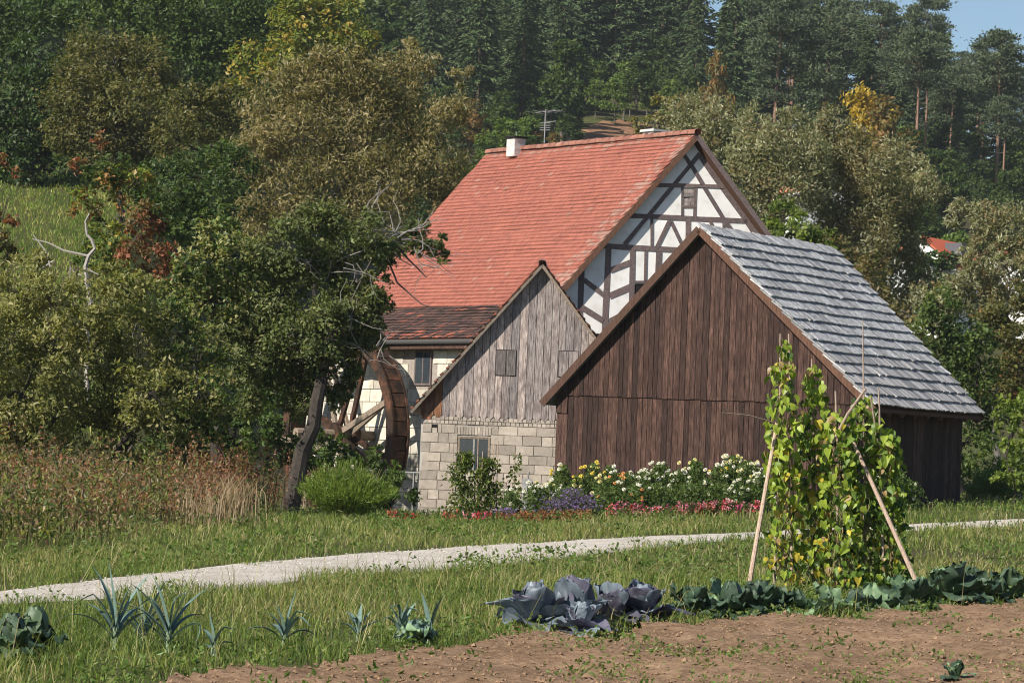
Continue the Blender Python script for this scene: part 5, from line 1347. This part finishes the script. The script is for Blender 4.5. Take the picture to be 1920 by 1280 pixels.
# purple asters
for x, Y, top, w, lab in ((1070, 79.2, 918, 75, 'large bush of purple asters in the middle of the bed'), (1045, 78.6, 938, 60, 'lower purple aster in front of the large aster bush'), (1100, 79.0, 935, 45, 'purple aster at the right edge of the large aster bush'), (948, 78.5, 952, 34, 'small purple aster near the shed vines'), (925, 78.2, 960, 22, 'tiny purple flowered plant beside the red flowers')):
    t = flower_plant('aster_bush', lab, 'aster', x, Y, top, w, [], pal=[((.07, .085, .05), 3), ((.10, .11, .06), 2)], L=.06)
    b = ORG[t.name]; h = P(x, top, Y)[2] - b[2]; n = int(w * 1.9)
    Q = rf.normal(size=(n, 3)) * np.array([w / ppm(Y) * .33, .22, 0]); Q[:, 2] = h * (1 - .2 * (Q[:, 0] / (w / ppm(Y))) ** 2) * rf.uniform(.45, 1.04, n); Q[:, 1] -= .15
    Q = np.repeat(Q, 4, 0); D = rf.normal(size=Q.shape); D[:, 1] -= .5
    V, F, Cc = leaf_quads(b + Q, D, .055, .03, pick([((.19, .13, .30), 3), ((.28, .20, .40), 2), ((.12, .08, .19), 1)], len(Q), rf), rng=rf)
    part('blossoms', V, F, PETAL, t, Cc, kind='stuff')
# red and pink snapdragons
def spike_plant(x, Y, top, kinds, lab, group, name='snapdragon'):
    b = P(x, 965, Y); b = gp(b[0], Y); t = thing(name, lab, 'flower', b, group)
    h = max(.3, P(x, top, Y)[2] - b[2]); n = 200
    Q = rf.normal(size=(n, 3)) * np.array([.12, .12, 0]); Q[:, 2] = rf.random(n) * h * .75
    V, F, Cc = leaf_quads(b + Q, rf.normal(size=(n, 3)) + [0, 0, .6], .08, .03, pick(P_GREEN, n, rf), rng=rf); part('foliage', V, F, LEAF, t, Cc)
    for k in range(4):
        c = np.array(kinds[k % len(kinds)]); m = 24
        o = np.array([rf.normal() * .1, -rf.uniform(.05, .2), h * rf.uniform(.62, 1)]); u = rf.random(m)
        Q = o + rf.normal(size=(m, 3)) * (.05 * (1 - .5 * u))[:, None] * np.array([1, 1, 0]) - Z3 * (.25 * (1 - u))[:, None]
        V, F, Cc = leaf_quads(b + Q, rf.normal(size=(m, 3)) + [0, -.4, .2], .06, .045, c * rf.uniform(.75, 1.2, (m, 1)), rng=rf); part('flower_spike', V, F, PETAL, t, Cc)
RD, PK, CR, MG = (.50, .05, .06), (.70, .27, .34), (.62, .16, .13), (.48, .08, .20)
gsn = 'red and pink snapdragons edging the bed'
for k in range(19):
    x = 1150 + k * 15 + rf.uniform(-4, 4)
    spike_plant(x, 78.6 + rf.uniform(-.3, .3), 937 + rf.uniform(-6, 12), [[PK, CR], [PK, MG], [PK, CR, RD], [MG, PK]][k % 4], 'red and pink snapdragon in the low row before the dahlias', gsn)
for k, (x, Y, top, c, lab) in enumerate(((735, 74.5, 985, [CR], 'coral red flower leftmost in the grass below the block wall'), (764, 75.5, 968, [RD], 'bright red flower in front of the corner of the block wall'), (842, 76, 962, [CR], 'coral flower before the shed vines'), (868, 76, 968, [CR, PK], 'small coral flower right of the larger coral one'), (884, 76.5, 955, [RD], 'dark red flower at the foot of the shed vines'), (905, 76.5, 960, [RD], 'dark red flower near the tiny purple plant'), (915, 76.4, 955, [MG, RD], 'crimson flower left of the copper leaved plants'))):
    spike_plant(x, Y, top, c, lab, 'single red flowers left of the bed', 'red_flower')
for k in range(9):
    x = 930 + k * 21 + rf.uniform(-5, 5)
    t = flower_plant('coleus', 'copper leaved coleus in the row before the purple asters', 'plant', x, 77.4 + rf.uniform(-.2, .2), 962 + rf.uniform(-4, 6) + (k > 6) * 6, 34, [], pal=[((.30, .13, .06), 3), ((.22, .085, .05), 2), ((.36, .20, .09), 1), ((.16, .12, .04), 1)], group='copper leaved coleus row', L=.13, dens=420)

# vines on stakes before the shed wall
def staked_vine(label, x0, x1, ytop, stakes, Y, n, L=.13):
    b = P((x0 + x1) / 2, 962, Y); b = gp(b[0], Y); t = thing('climbing_vine', label, 'vine', b)
    for sx, sy in stakes: part('stake', *tube([P(sx - 4, 962, Y), P(sx, sy, Y - .1)], .014, 5), POLE, t)
    yy = rf.uniform(ytop, 965, n); u = (yy - ytop) / (965 - ytop)
    xx = (x0 + x1) / 2 + rf.normal(size=n) * (x1 - x0) * .28 * (.5 + .7 * u) + 6 * np.sin(yy * .09)
    Q = np.array([P(a, c, Y + d) for a, c, d in zip(xx, yy, rf.uniform(-.35, .3, n))])
    D = rf.normal(size=(n, 3)) * .6 + [0, -.2, -.5]
    V, F, Cc = leaf_quads(Q, D, rf.uniform(.6, 1.2, n) * L, rf.uniform(.6, 1.1, n) * L * .75, pick(P_LIME, n, rf), rng=rf)
    part('foliage', V, F, LEAF, t, Cc)
staked_vine('leafy green vine on stakes under the left half of the shed window', 842, 892, 846, [(850, 830), (866, 850)], 88.6, 1000)
staked_vine('leafy green vine on tall stakes under the right half of the shed window', 880, 944, 858, [(897, 812), (905, 846), (926, 828), (934, 826)], 88.4, 1100)
staked_vine('thin single vine on a stake right of the shed window', 955, 980, 852, [(966, 850)], 88.5, 170)
dpost = gp(P(990, 930, 88)[0], 88)
pst = thing('dark_post', 'short dark grey post before the block wall behind the flowers', 'post', dpost)
part('shaft', *beam(dpost - Z3 * .1, P(988, 897, 88), .28, .12, (0, -1, 0)), METAL, pst)
part('handle', *tube([P(990, 900, 87.95), P(991, 884, 87.95)], .03, 6), METAL, pst)

# ------------------------------------------------------------------ bean trellis and bean vines
tb_ = thing('bean_trellis', 'wigwam of rough wooden bean poles at the edge of the plot', 'trellis', gp(P(1560, 1105, 38.9)[0], 38.9))
def pole(pts, Y0, Y1, r0, r1):
    ys_ = np.linspace(Y0, Y1, len(pts)); q = np.array([P(x, y, d) for (x, y), d in zip(pts, ys_)])
    if pts[0][1] > 1060: q[0][2] = min(q[0][2], float(terrain(q[0][0], q[0][1])) - .05)
    if pts[0][1] > 1060 and len(pts) > 3 and pts[0][0] not in (1452, 1622, 1660): q = q[0] + (q[-1] - q[0]) * np.linspace(0, 1, len(q))[:, None]
    q = q + RNG.normal(size=q.shape) * .004
    part('pole', *tube(q, np.linspace(r0, r1, len(q)), 8), POLE, tb_)
pole([(1402, 1095), (1425, 955), (1452, 800), (1462, 765)], 38.0, 38.6, .032, .022)
pole([(1739, 1073), (1671, 952), (1604, 832), (1585, 797)], 38.0, 38.9, .030, .022)
pole([(1560, 830), (1590, 775), (1622, 728)], 38.6, 38.4, .02, .016)
pole([(1452, 1095), (1462, 850), (1464, 625)], 38.6, 38.6, .020, .010)
pole([(1484, 1100), (1486, 850), (1480, 626)], 38.9, 38.9, .020, .010)
pole([(1528, 1105), (1527, 850), (1523, 672)], 39.1, 39.1, .02, .010)
pole([(1570, 1105), (1570, 850), (1567, 732)], 38.8, 38.8, .02, .012)
pole([(1622, 1105), (1620, 850), (1619, 690), (1618, 600)], 39.2, 39.2, .02, .007)
pole([(1660, 1100), (1652, 900), (1648, 760), (1647, 728)], 38.9, 38.9, .018, .009)
pole([(1680, 1090), (1650, 860), (1632, 745)], 39.2, 38.8, .018, .010)
pole([(1452, 792), (1405, 778), (1355, 773)], 38.6, 38.2, .009, .005)
BEANM = {k: flat_leaf('bean_leaf_' + k, c) for k, c in (('lime', (.30, .40, .055)), ('green', (.13, .22, .035)), ('dark', (.05, .105, .022)), ('yellow', (.50, .42, .05)), ('dry', (.36, .26, .12)))}
LV = np.array([(0, 0), (.25, .07), (.42, -.18), (.33, -.5), (0, -.98), (-.33, -.5), (-.42, -.18), (-.25, .07), (0, -.45)], float)
def heart(fold, droop):
    z = fold * np.abs(LV[:, 0]) - droop * LV[:, 1] ** 2
    return np.stack([LV[:, 0], LV[:, 1], z], -1), np.array([[0, 8, 2, 1], [8, 4, 3, 2], [0, 7, 6, 8], [8, 6, 5, 4]])
HV = [heart(f, d) for f, d in ((.35, .2), (.7, .45), (-.3, .4), (.95, .15))]
HM = {(k, i): mesh('bean_leaf', HV[i][0], HV[i][1], BEANM[k]) for k in BEANM for i in range(4)}
def leaf_basis(nrm, rng):
    nrm = unit(nrm); dn_ = np.array([0, 0, -1.0]) + rng.normal(size=3) * .35; dn_ = unit(dn_ - nrm * np.dot(dn_, nrm)); y_ = -dn_; x_ = np.cross(y_, nrm)
    return np.stack([x_, y_, nrm], 1)
rb_ = np.random.default_rng(8)
def bean_vine(label, poly, Y, n, seed):
    """poly: list of (y, x_left, x_right) in the photograph"""
    b = P((poly[-1][1] + poly[-1][2]) / 2, 1108, Y); b = gp(b[0], Y); t = thing('bean_vine', label, 'bean plant', b)
    ys_ = np.array([p[0] for p in poly]); xl = np.array([p[1] for p in poly]); xr = np.array([p[2] for p in poly])
    wts = np.interp(np.linspace(ys_[0], ys_[-1], 200), ys_, xr - xl); yy = rb_.choice(np.linspace(ys_[0], ys_[-1], 200), n, p=wts / wts.sum()) + rb_.uniform(-3, 3, n)
    u = rb_.random(n); xx = np.interp(yy, ys_, xl) * (1 - u) + np.interp(yy, ys_, xr) * u
    dep = rb_.uniform(-.38, .42, n) * np.interp(yy, [640, 780, 1100], [.3, .8, 1.15])
    order = np.argsort(dep); rest = {}
    st = MB(); cx = lambda y: (np.interp(y, ys_, xl) + np.interp(y, ys_, xr)) / 2
    for s in range(5):
        yv = np.linspace(1105, ys_[0] + s * 12, 14); q = np.array([P(cx(y) + math.sin(y * .06 + s * 1.7) * (5 + s * 5), y, Y + .06 * math.cos(y * .06 + s)) for y in yv]); st.add(*tube(q, np.linspace(.011, .004, 14), 4, cap=False), (.15, .16, .05) if s % 2 else (.24, .18, .10))
    st.part('stem', BARK, t)
    for c, i in enumerate(order):
        x, y = xx[i], yy[i]; low = (y - 820) / 280; left = (1560 - x) / 120
        p = rb_.random()
        pr_y = np.clip(.03 + .26 * np.clip(low, 0, .8) * (.6 + .6 * left), .02, .45)
        kind = 'yellow' if p < pr_y else 'dry' if p < pr_y + .05 + .05 * (low > .6) else ('lime' if rb_.random() < np.clip(.72 + .2 * left - .3 * low, .25, .9) else ('green' if rb_.random() < .65 else 'dark'))
        if dep[i] > .12 and kind == 'lime': kind = 'green'
        q = P(x, y, Y + dep[i]); s = rb_.uniform(.06, .138) * (1 - .15 * (low > .5))
        nr = S * .55 + np.array([0, -.55, .1]) + rb_.normal(size=3) * .62
        Bm = leaf_basis(nr, rb_); v = int(rb_.integers(4))
        if c < 58:
            o = place('leaf', HM[kind, v], t); m = Matrix(Bm.tolist()).to_4x4(); o.matrix_basis = Matrix.Translation(Vector((q - b).tolist())) @ m @ Matrix.Scale(s, 4)
        else: rest.setdefault(kind, MB()).add((HV[v][0] * s) @ Bm.T + q, HV[v][1])
    for kind, m in rest.items():
        V, F, Cc = m.get(); part('leaves', V, F, STUFFBEAN[kind], t, kind='stuff')
def isl_leaf(name, col):
    m = flat_leaf(name, col); nt = m.node_tree
    g = N(nt, 'ShaderNodeNewGeometry')
    for n in nt.nodes:
        if n.type == 'VALTORGB' and n.inputs[0].links and n.inputs[0].links[0].from_node.type == 'OBJECT_INFO': nt.links.new(g.outputs['Random Per Island'], n.inputs[0])
    return m
STUFFBEAN = {k: isl_leaf('bean_leaves_' + k, c) for k, c in (('lime', (.30, .40, .055)), ('green', (.13, .22, .035)), ('dark', (.05, .105, .022)), ('yellow', (.50, .42, .05)), ('dry', (.36, .26, .12)))}
bean_vine('bean vine on the leftmost upright pole reaching highest with pale lime leaves', [(632, 1455, 1475), (690, 1446, 1488), (740, 1440, 1492), (800, 1438, 1500), (860, 1434, 1500), (950, 1448, 1505), (1050, 1432, 1510), (1112, 1430, 1512)], 38.55, 470, 1)
bean_vine('bean vine on the second tallest leafy pole left of the crossed pole', [(682, 1512, 1536), (720, 1504, 1546), (760, 1496, 1552), (820, 1492, 1560), (900, 1494, 1560), (1000, 1492, 1560), (1112, 1485, 1570)], 39.0, 480, 2)
bean_vine('yellowing bean vine in the middle of the trellis below the crossed pole', [(770, 1545, 1600), (820, 1535, 1605), (900, 1535, 1612), (1000, 1532, 1615), (1112, 1525, 1625)], 38.7, 480, 3)
bean_vine('bean vine climbing the thin tallest stick right of the crossed pole', [(742, 1606, 1632), (790, 1590, 1650), (850, 1590, 1655), (950, 1592, 1660), (1050, 1590, 1660), (1112, 1582, 1668)], 39.1, 430, 4)
bean_vine('darker green bean vine on the right side of the trellis behind the slanting pole', [(800, 1640, 1672), (850, 1640, 1692), (900, 1640, 1694), (980, 1640, 1702), (1060, 1640, 1712), (1108, 1640, 1712)], 39.0, 400, 5)
for k in range(26):                                        # hanging pods
    x, y = rb_.uniform(1450, 1670), rb_.uniform(880, 1040); q = P(x, y, 38.35 + rb_.uniform(-.1, .2)); l = rb_.uniform(.09, .17)
    part('bean_pod', *tube([q, q + [.01, -.01, -l * .5], q + [rb_.normal() * .01, 0, -l]], [.004, .008, .003], 5), BEANM['green'] if k % 3 else BEANM['dry'], bpy.data.objects['bean_vine' if x < 1500 else 'bean_vine.001' if x < 1550 else 'bean_vine.002' if x < 1610 else 'bean_vine.003'])

# ------------------------------------------------------------------ vegetables
def veg_mat(name, base, vein, rough=.45, scale=9, spec=.4, trans=.1):
    m, nt, b = new_mat(name)
    at_ = N(nt, 'ShaderNodeAttribute', attribute_name='col')
    n = noise(nt, scale, 6, coords(nt), .6)
    c = mixc(nt, 'MIX', at_.outputs['Fac'], base, vein)
    c = mixc(nt, 'MULTIPLY', 1.0, c, ramp(nt, n, [(.3, (.7, .72, .74)), (.7, (1.2, 1.18, 1.15))]))
    c = mixc(nt, 'MULTIPLY', 1.0, c, ramp(nt, orand(nt), [(0, (.72,) * 3), (1, (1.25,) * 3)]))
    nt.links.new(c, b.inputs['Base Color']); b.inputs['Roughness'].default_value = rough; b.inputs['Specular IOR Level'].default_value = spec
    bump(nt, b, noise(nt, scale * 6, 4, coords(nt)), .35, .006)
    t = N(nt, 'ShaderNodeBsdfTranslucent'); nt.links.new(c, t.inputs[0])
    x = N(nt, 'ShaderNodeMixShader'); x.inputs[0].default_value = trans
    nt.links.new(b.outputs[0], x.inputs[1]); nt.links.new(t.outputs[0], x.inputs[2]); nt.links.new(x.outputs[0], nt.nodes['Material Output'].inputs[0])
    return m
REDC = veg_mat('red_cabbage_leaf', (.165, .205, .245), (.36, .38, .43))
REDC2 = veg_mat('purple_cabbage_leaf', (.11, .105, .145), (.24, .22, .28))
SAVOY = veg_mat('savoy_leaf', (.045, .082, .046), (.2, .28, .13), .55, 16)
SAVOY2 = veg_mat('pale_savoy_leaf', (.16, .25, .13), (.34, .42, .25), .55, 16)
WHITEC = veg_mat('white_cabbage_leaf', (.075, .125, .06), (.2, .28, .15), .5)
LEEK = veg_mat('leek_leaf', (.11, .18, .155), (.17, .25, .215), .45, 12)
LEEKW = veg_mat('leek_stem', (.26, .33, .2), (.4, .45, .3), .5)
rv = np.random.default_rng(14)
def cabbage_leaf(L, Wd, cup, curl, ruffle, rng, nu=13, nv=14):
    u = np.linspace(-1, 1, nu)[None]; v = np.sin(np.linspace(0, 1, nv) * np.pi / 2)[:, None]
    w = Wd * np.maximum(np.sqrt(np.clip(1 - ((v - .55) / .462) ** 2, 0, 1)), .10) * (1 + .05 * np.sin(9 * v + rng.uniform(0, 6)))
    ph = rng.uniform(0, 6)
    x = u * w; y = v * L * (1 - .10 * u ** 2 * v)
    z = cup * w * np.abs(u) ** 1.8 + curl * L * v ** 2 + ruffle * np.abs(u) ** 3 * np.sin(v * 13 + u * 2.5 + ph) + ruffle * .6 * v ** 4 * np.sin(u * 7 + ph) + .016 * np.sin(np.abs(u) * 9 - v * 16) * L * (1 - np.abs(u) * .5)
    V = np.stack([x + 0 * v, y + 0 * u, z], -1).reshape(-1, 3)
    i = (np.arange(nv - 1)[:, None] * nu + np.arange(nu - 1)[None]).ravel()
    F = np.stack([i, i + 1, i + nu + 1, i + nu], -1)
    C = np.zeros((nu * nv, 3)); rib = (np.exp(-(np.abs(u) / .07) ** 2) * (1 - .7 * v) + .22 * np.maximum(0, np.sin((v * 1.0 - np.abs(u) * .45) * 26)) ** 6 * (1 - np.abs(u) * .7)).clip(0, 1)
    C[:] = rib.reshape(-1, 1)
    return V, F, C
def rot_leaf(V, az, tilt):
    ct, st = math.cos(tilt), math.sin(tilt); ca, sa = math.cos(az), math.sin(az)
    y = V[:, 1] * ct - V[:, 2] * st; z = V[:, 1] * st + V[:, 2] * ct; x = V[:, 0]
    return np.stack([x * ca - y * sa, x * sa + y * ca, z], -1)
def cabbage(name, label, cat, x, y, Y, R, mats, nout, nin, head, flat=0.0, group=None, ruffle=.012, upl=(.25, 1.2), cupr=(-.15, .5)):
    b = P(x, y, Y); b = gp(b[0], Y, .03); t = thing(name, label, cat, b, group)
    if name == 'savoy_cabbage': R = R * .95; upl = (upl[0] - .1, upl[1] * .8)
    for k in range(nout):
        f = k / max(1, nout - 1); az = k * 2.4 + rv.uniform(-.3, .3); tilt = upl[0] + .15 + (upl[1] - upl[0]) * f + rv.uniform(-.28, .28)
        L = R * rv.uniform(.85, 1.15) * (1 - .25 * f); V, F, C = cabbage_leaf(L, L * rv.uniform(.36, .50), rv.uniform(*cupr), rv.uniform(-.55, .0) - flat if f < .55 else rv.uniform(.0, .3), ruffle, rv)
        V = rot_leaf(V, az, tilt) + b + Z3 * (.02 + .10 * R * f) + np.array([-math.sin(az), math.cos(az), 0]) * .05 * R
        V[:, 2] = np.maximum(V[:, 2], b[2] - .02 + rv.uniform(0, .015))
        part('leaf', V, F, mats[k % len(mats)], t, C, smooth=True)
    for k in range(nin):
        az = k * 2 * math.pi / nin + rv.uniform(-.2, .2); L = head * 2.1; V, F, C = cabbage_leaf(L, head * .85, .55, .62, .006, rv)
        V = rot_leaf(V, az, 1.05) + b + np.array([-math.sin(az), math.cos(az), 0]) * head * .55 + Z3 * .05
        part('head_leaf', V, F, mats[0], t, C, smooth=True)
    return t
cabbage('red_cabbage', 'large blue grey red cabbage at the left end of the cabbage row', 'cabbage', 1000, 1180, 27.6, .42, [REDC, REDC, REDC2], 20, 7, .14, upl=(.0, 1.3), cupr=(.3, .8))
cabbage('red_cabbage', 'red cabbage with tall upright leaves right of the largest one', 'cabbage', 1072, 1178, 27.9, .44, [REDC, REDC, REDC2], 19, 6, .12, upl=(.1, 1.45), cupr=(.3, .8))
cabbage('red_cabbage', 'low red cabbage with drooping leaves in front of the upright one', 'cabbage', 1090, 1192, 26.9, .30, [REDC, REDC2], 14, 5, .09, upl=(-.2, .7), cupr=(.2, .7))
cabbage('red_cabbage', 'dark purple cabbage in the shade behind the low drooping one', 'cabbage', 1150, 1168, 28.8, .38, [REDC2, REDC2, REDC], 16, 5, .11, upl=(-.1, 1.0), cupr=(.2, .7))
cabbage('red_cabbage', 'purple cabbage at the right end of the red ones', 'cabbage', 1205, 1166, 29.2, .40, [REDC, REDC2], 17, 5, .12, upl=(.0, 1.25), cupr=(.2, .7))
sv = dict(ruffle=.045)
cabbage('savoy_cabbage', 'savoy cabbage with a curled rim beside the purple cabbage', 'cabbage', 1295, 1152, 30.5, .38, [SAVOY, SAVOY, SAVOY2], 11, 4, .10, upl=(.15, .9), **sv)
cabbage('savoy_cabbage', 'dark savoy cabbage left of the white slanting bean pole', 'cabbage', 1370, 1152, 31.2, .42, [SAVOY, SAVOY, SAVOY2], 14, 5, .12, upl=(-.1, .7), **sv)
cabbage('savoy_cabbage', 'dark savoy cabbage at the foot of the left bean pole', 'cabbage', 1425, 1148, 31.8, .42, [SAVOY, SAVOY], 15, 5, .12, upl=(-.1, .9), **sv)
cabbage('savoy_cabbage', 'flattened savoy leaves in front of the middle of the trellis', 'cabbage', 1500, 1160, 32.0, .40, [SAVOY, SAVOY2, SAVOY], 10, 0, .08, upl=(.05, .4), **sv)
cabbage('savoy_cabbage', 'trampled pale savoy leaves lying below the bean vines', 'cabbage', 1570, 1160, 32.6, .40, [SAVOY2, SAVOY], 9, 0, .08, upl=(.03, .3), **sv)
cabbage('savoy_cabbage', 'flat savoy with pale leaf backs right of the trampled leaves', 'cabbage', 1645, 1158, 33.2, .44, [SAVOY2, SAVOY], 10, 0, .08, upl=(.03, .35), **sv)
cabbage('savoy_cabbage', 'spreading savoy below the foot of the right bean pole', 'cabbage', 1712, 1140, 34.8, .46, [SAVOY, SAVOY, SAVOY2], 13, 3, .10, upl=(-.1, .6), **sv)
cabbage('savoy_cabbage', 'largest dark savoy cabbage with a pale heart right of the trellis', 'cabbage', 1782, 1130, 36.2, .56, [SAVOY, SAVOY, SAVOY2], 17, 6, .13, upl=(-.1, .95), **sv)
cabbage('savoy_cabbage', 'dark savoy cabbage second from the right edge', 'cabbage', 1838, 1125, 37.0, .50, [SAVOY], 15, 4, .12, upl=(-.1, .8), **sv)
cabbage('savoy_cabbage', 'dark savoy cabbage at the right edge of the row', 'cabbage', 1893, 1120, 37.6, .48, [SAVOY], 14, 4, .12, upl=(-.1, .75), **sv)
cabbage('white_cabbage', 'round pale green cabbage head in the bottom left corner', 'cabbage', 18, 1262, 21.0, .24, [SAVOY, WHITEC], 11, 5, .10, upl=(.2, 1.2), **sv)
cabbage('white_cabbage', 'second pale green cabbage behind the corner one', 'cabbage', 62, 1248, 21.9, .24, [WHITEC, SAVOY, SAVOY], 11, 5, .10, upl=(.2, 1.2), **sv)
cabbage('savoy_cabbage', 'small blue green young cabbage among the right hand leeks', 'cabbage', 778, 1208, 24.2, .22, [SAVOY2, LEEK], 11, 0, .08, upl=(.2, 1.2), **sv)
cabbage('young_cabbage', 'small seedling cabbage on the bare soil at the bottom right', 'cabbage', 1790, 1275, 22.5, .15, [SAVOY2, SAVOY], 8, 0, .05, upl=(.2, .9))
def leek(label, x, y, Y, H, n, spread=1.0):
    H = H * .92
    b = P(x, y, Y); b = gp(b[0], Y); t = thing('leek', label, 'leek', b)
    part('stem', *tube([b - Z3 * .03, b + Z3 * H * .16, b + Z3 * H * .34], [.022, .020, .022], 8), LEEKW, t, np.zeros((24, 3)))
    for k in range(n):
        f = k / (n - 1); side = 1 if k % 2 else -1
        az = (0 if side > 0 else math.pi) + rv.normal() * .45
        L = H * rv.uniform(.75, 1.15); nv = 12; v = np.linspace(0, 1, nv)
        th = (1.45 - (1 - f) * .55 * spread) - v ** 1.7 * (1 - f) * rv.uniform(1.2, 2.5) * spread - rv.uniform(0, .12)
        if rv.random() < .3: th = th - np.where(v > .55, rv.uniform(.7, 1.5), 0)
        dl = L / (nv - 1); cx = np.concatenate([[0], np.cumsum(np.cos(th[:-1]) * dl)]); cz = np.concatenate([[0], np.cumsum(np.sin(th[:-1]) * dl)])
        w = .025 * np.clip(1.25 - v ** 2.2 * 1.22, .03, 1) * rv.uniform(.85, 1.15)
        d = np.array([math.cos(az), math.sin(az), 0]); sd = np.array([-d[1], d[0], 0])
        c = b + Z3 * H * (.12 + .2 * f) + d * cx[:, None] + Z3 * cz[:, None]
        up_ = -d * np.sin(th)[:, None] + Z3 * np.cos(th)[:, None]
        V = np.stack([c - sd * w[:, None] + up_ * w[:, None] * .5, c, c + sd * w[:, None] + up_ * w[:, None] * .5], 1).reshape(-1, 3)
        V[:, 2] = np.maximum(V[:, 2], b[2] + .005)
        i = np.arange(nv - 1)[:, None] * 3; F = np.concatenate([i + np.array([[0, 1, 4, 3]]), i + np.array([[1, 2, 5, 4]])])
        C = np.tile(np.array([[0.], [.8], [0.]]), (nv, 3))
        part('leaf', V, F, LEEK, t, C, smooth=True)
leek('tall leek at the left end of the leek row with a straight upright leaf', 215, 1228, 22.6, .50, 9)
leek('slender leek between the two big leeks on the left', 268, 1222, 22.9, .40, 7, .8)
leek('big leek with arching leaves right of the slender one', 315, 1228, 22.5, .50, 10)
leek('small leek with thin leaves right of the big arching one', 400, 1230, 22.4, .24, 5, 1.3)
leek('low spreading leek alone in the grass in the middle of the row', 533, 1212, 23.6, .34, 8, 1.25)
leek('small leek with a few leaves left of the young cabbage', 672, 1192, 24.8, .26, 6, .8)
leek('upright leek behind the small young cabbage', 752, 1188, 24.9, .36, 8, .5)
leek('thin leek with one tall leaf right of the young cabbage', 805, 1190, 24.9, .36, 4, .25)

# ------------------------------------------------------------------ haze between the camera and the wooded hill
zlo = float(GZ.min()) - 1.0
V, F = box((0, (gy[0] + gy[-1]) / 2, (96 + zlo) / 2), gx[-1] - gx[0] + 20, gy[-1] - gy[0] + 20, 96 - zlo)
ctr = V.mean(0)
F = [f if np.dot(np.cross(V[f[1]] - V[f[0]], V[f[2]] - V[f[1]]), V[f].mean(0) - ctr) > 0 else f[::-1] for f in F]
hm = bpy.data.materials.new('haze'); hm.use_nodes = True; nt = hm.node_tree
for n in list(nt.nodes):
    if n.type == 'BSDF_PRINCIPLED': nt.nodes.remove(n)
pv_ = N(nt, 'ShaderNodeVolumePrincipled'); pv_.inputs['Color'].default_value = (.86, .92, 1.0, 1); pv_.inputs['Density'].default_value = HAZE if 'HAZE' in globals() else .00011; pv_.inputs['Anisotropy'].default_value = .2
nt.links.new(pv_.outputs[0], nt.nodes['Material Output'].inputs['Volume'])
hz_ = place('haze', mesh('haze', V, F, hm)); tag(hz_, 'thin autumn haze over the valley', 'haze', kind='stuff')
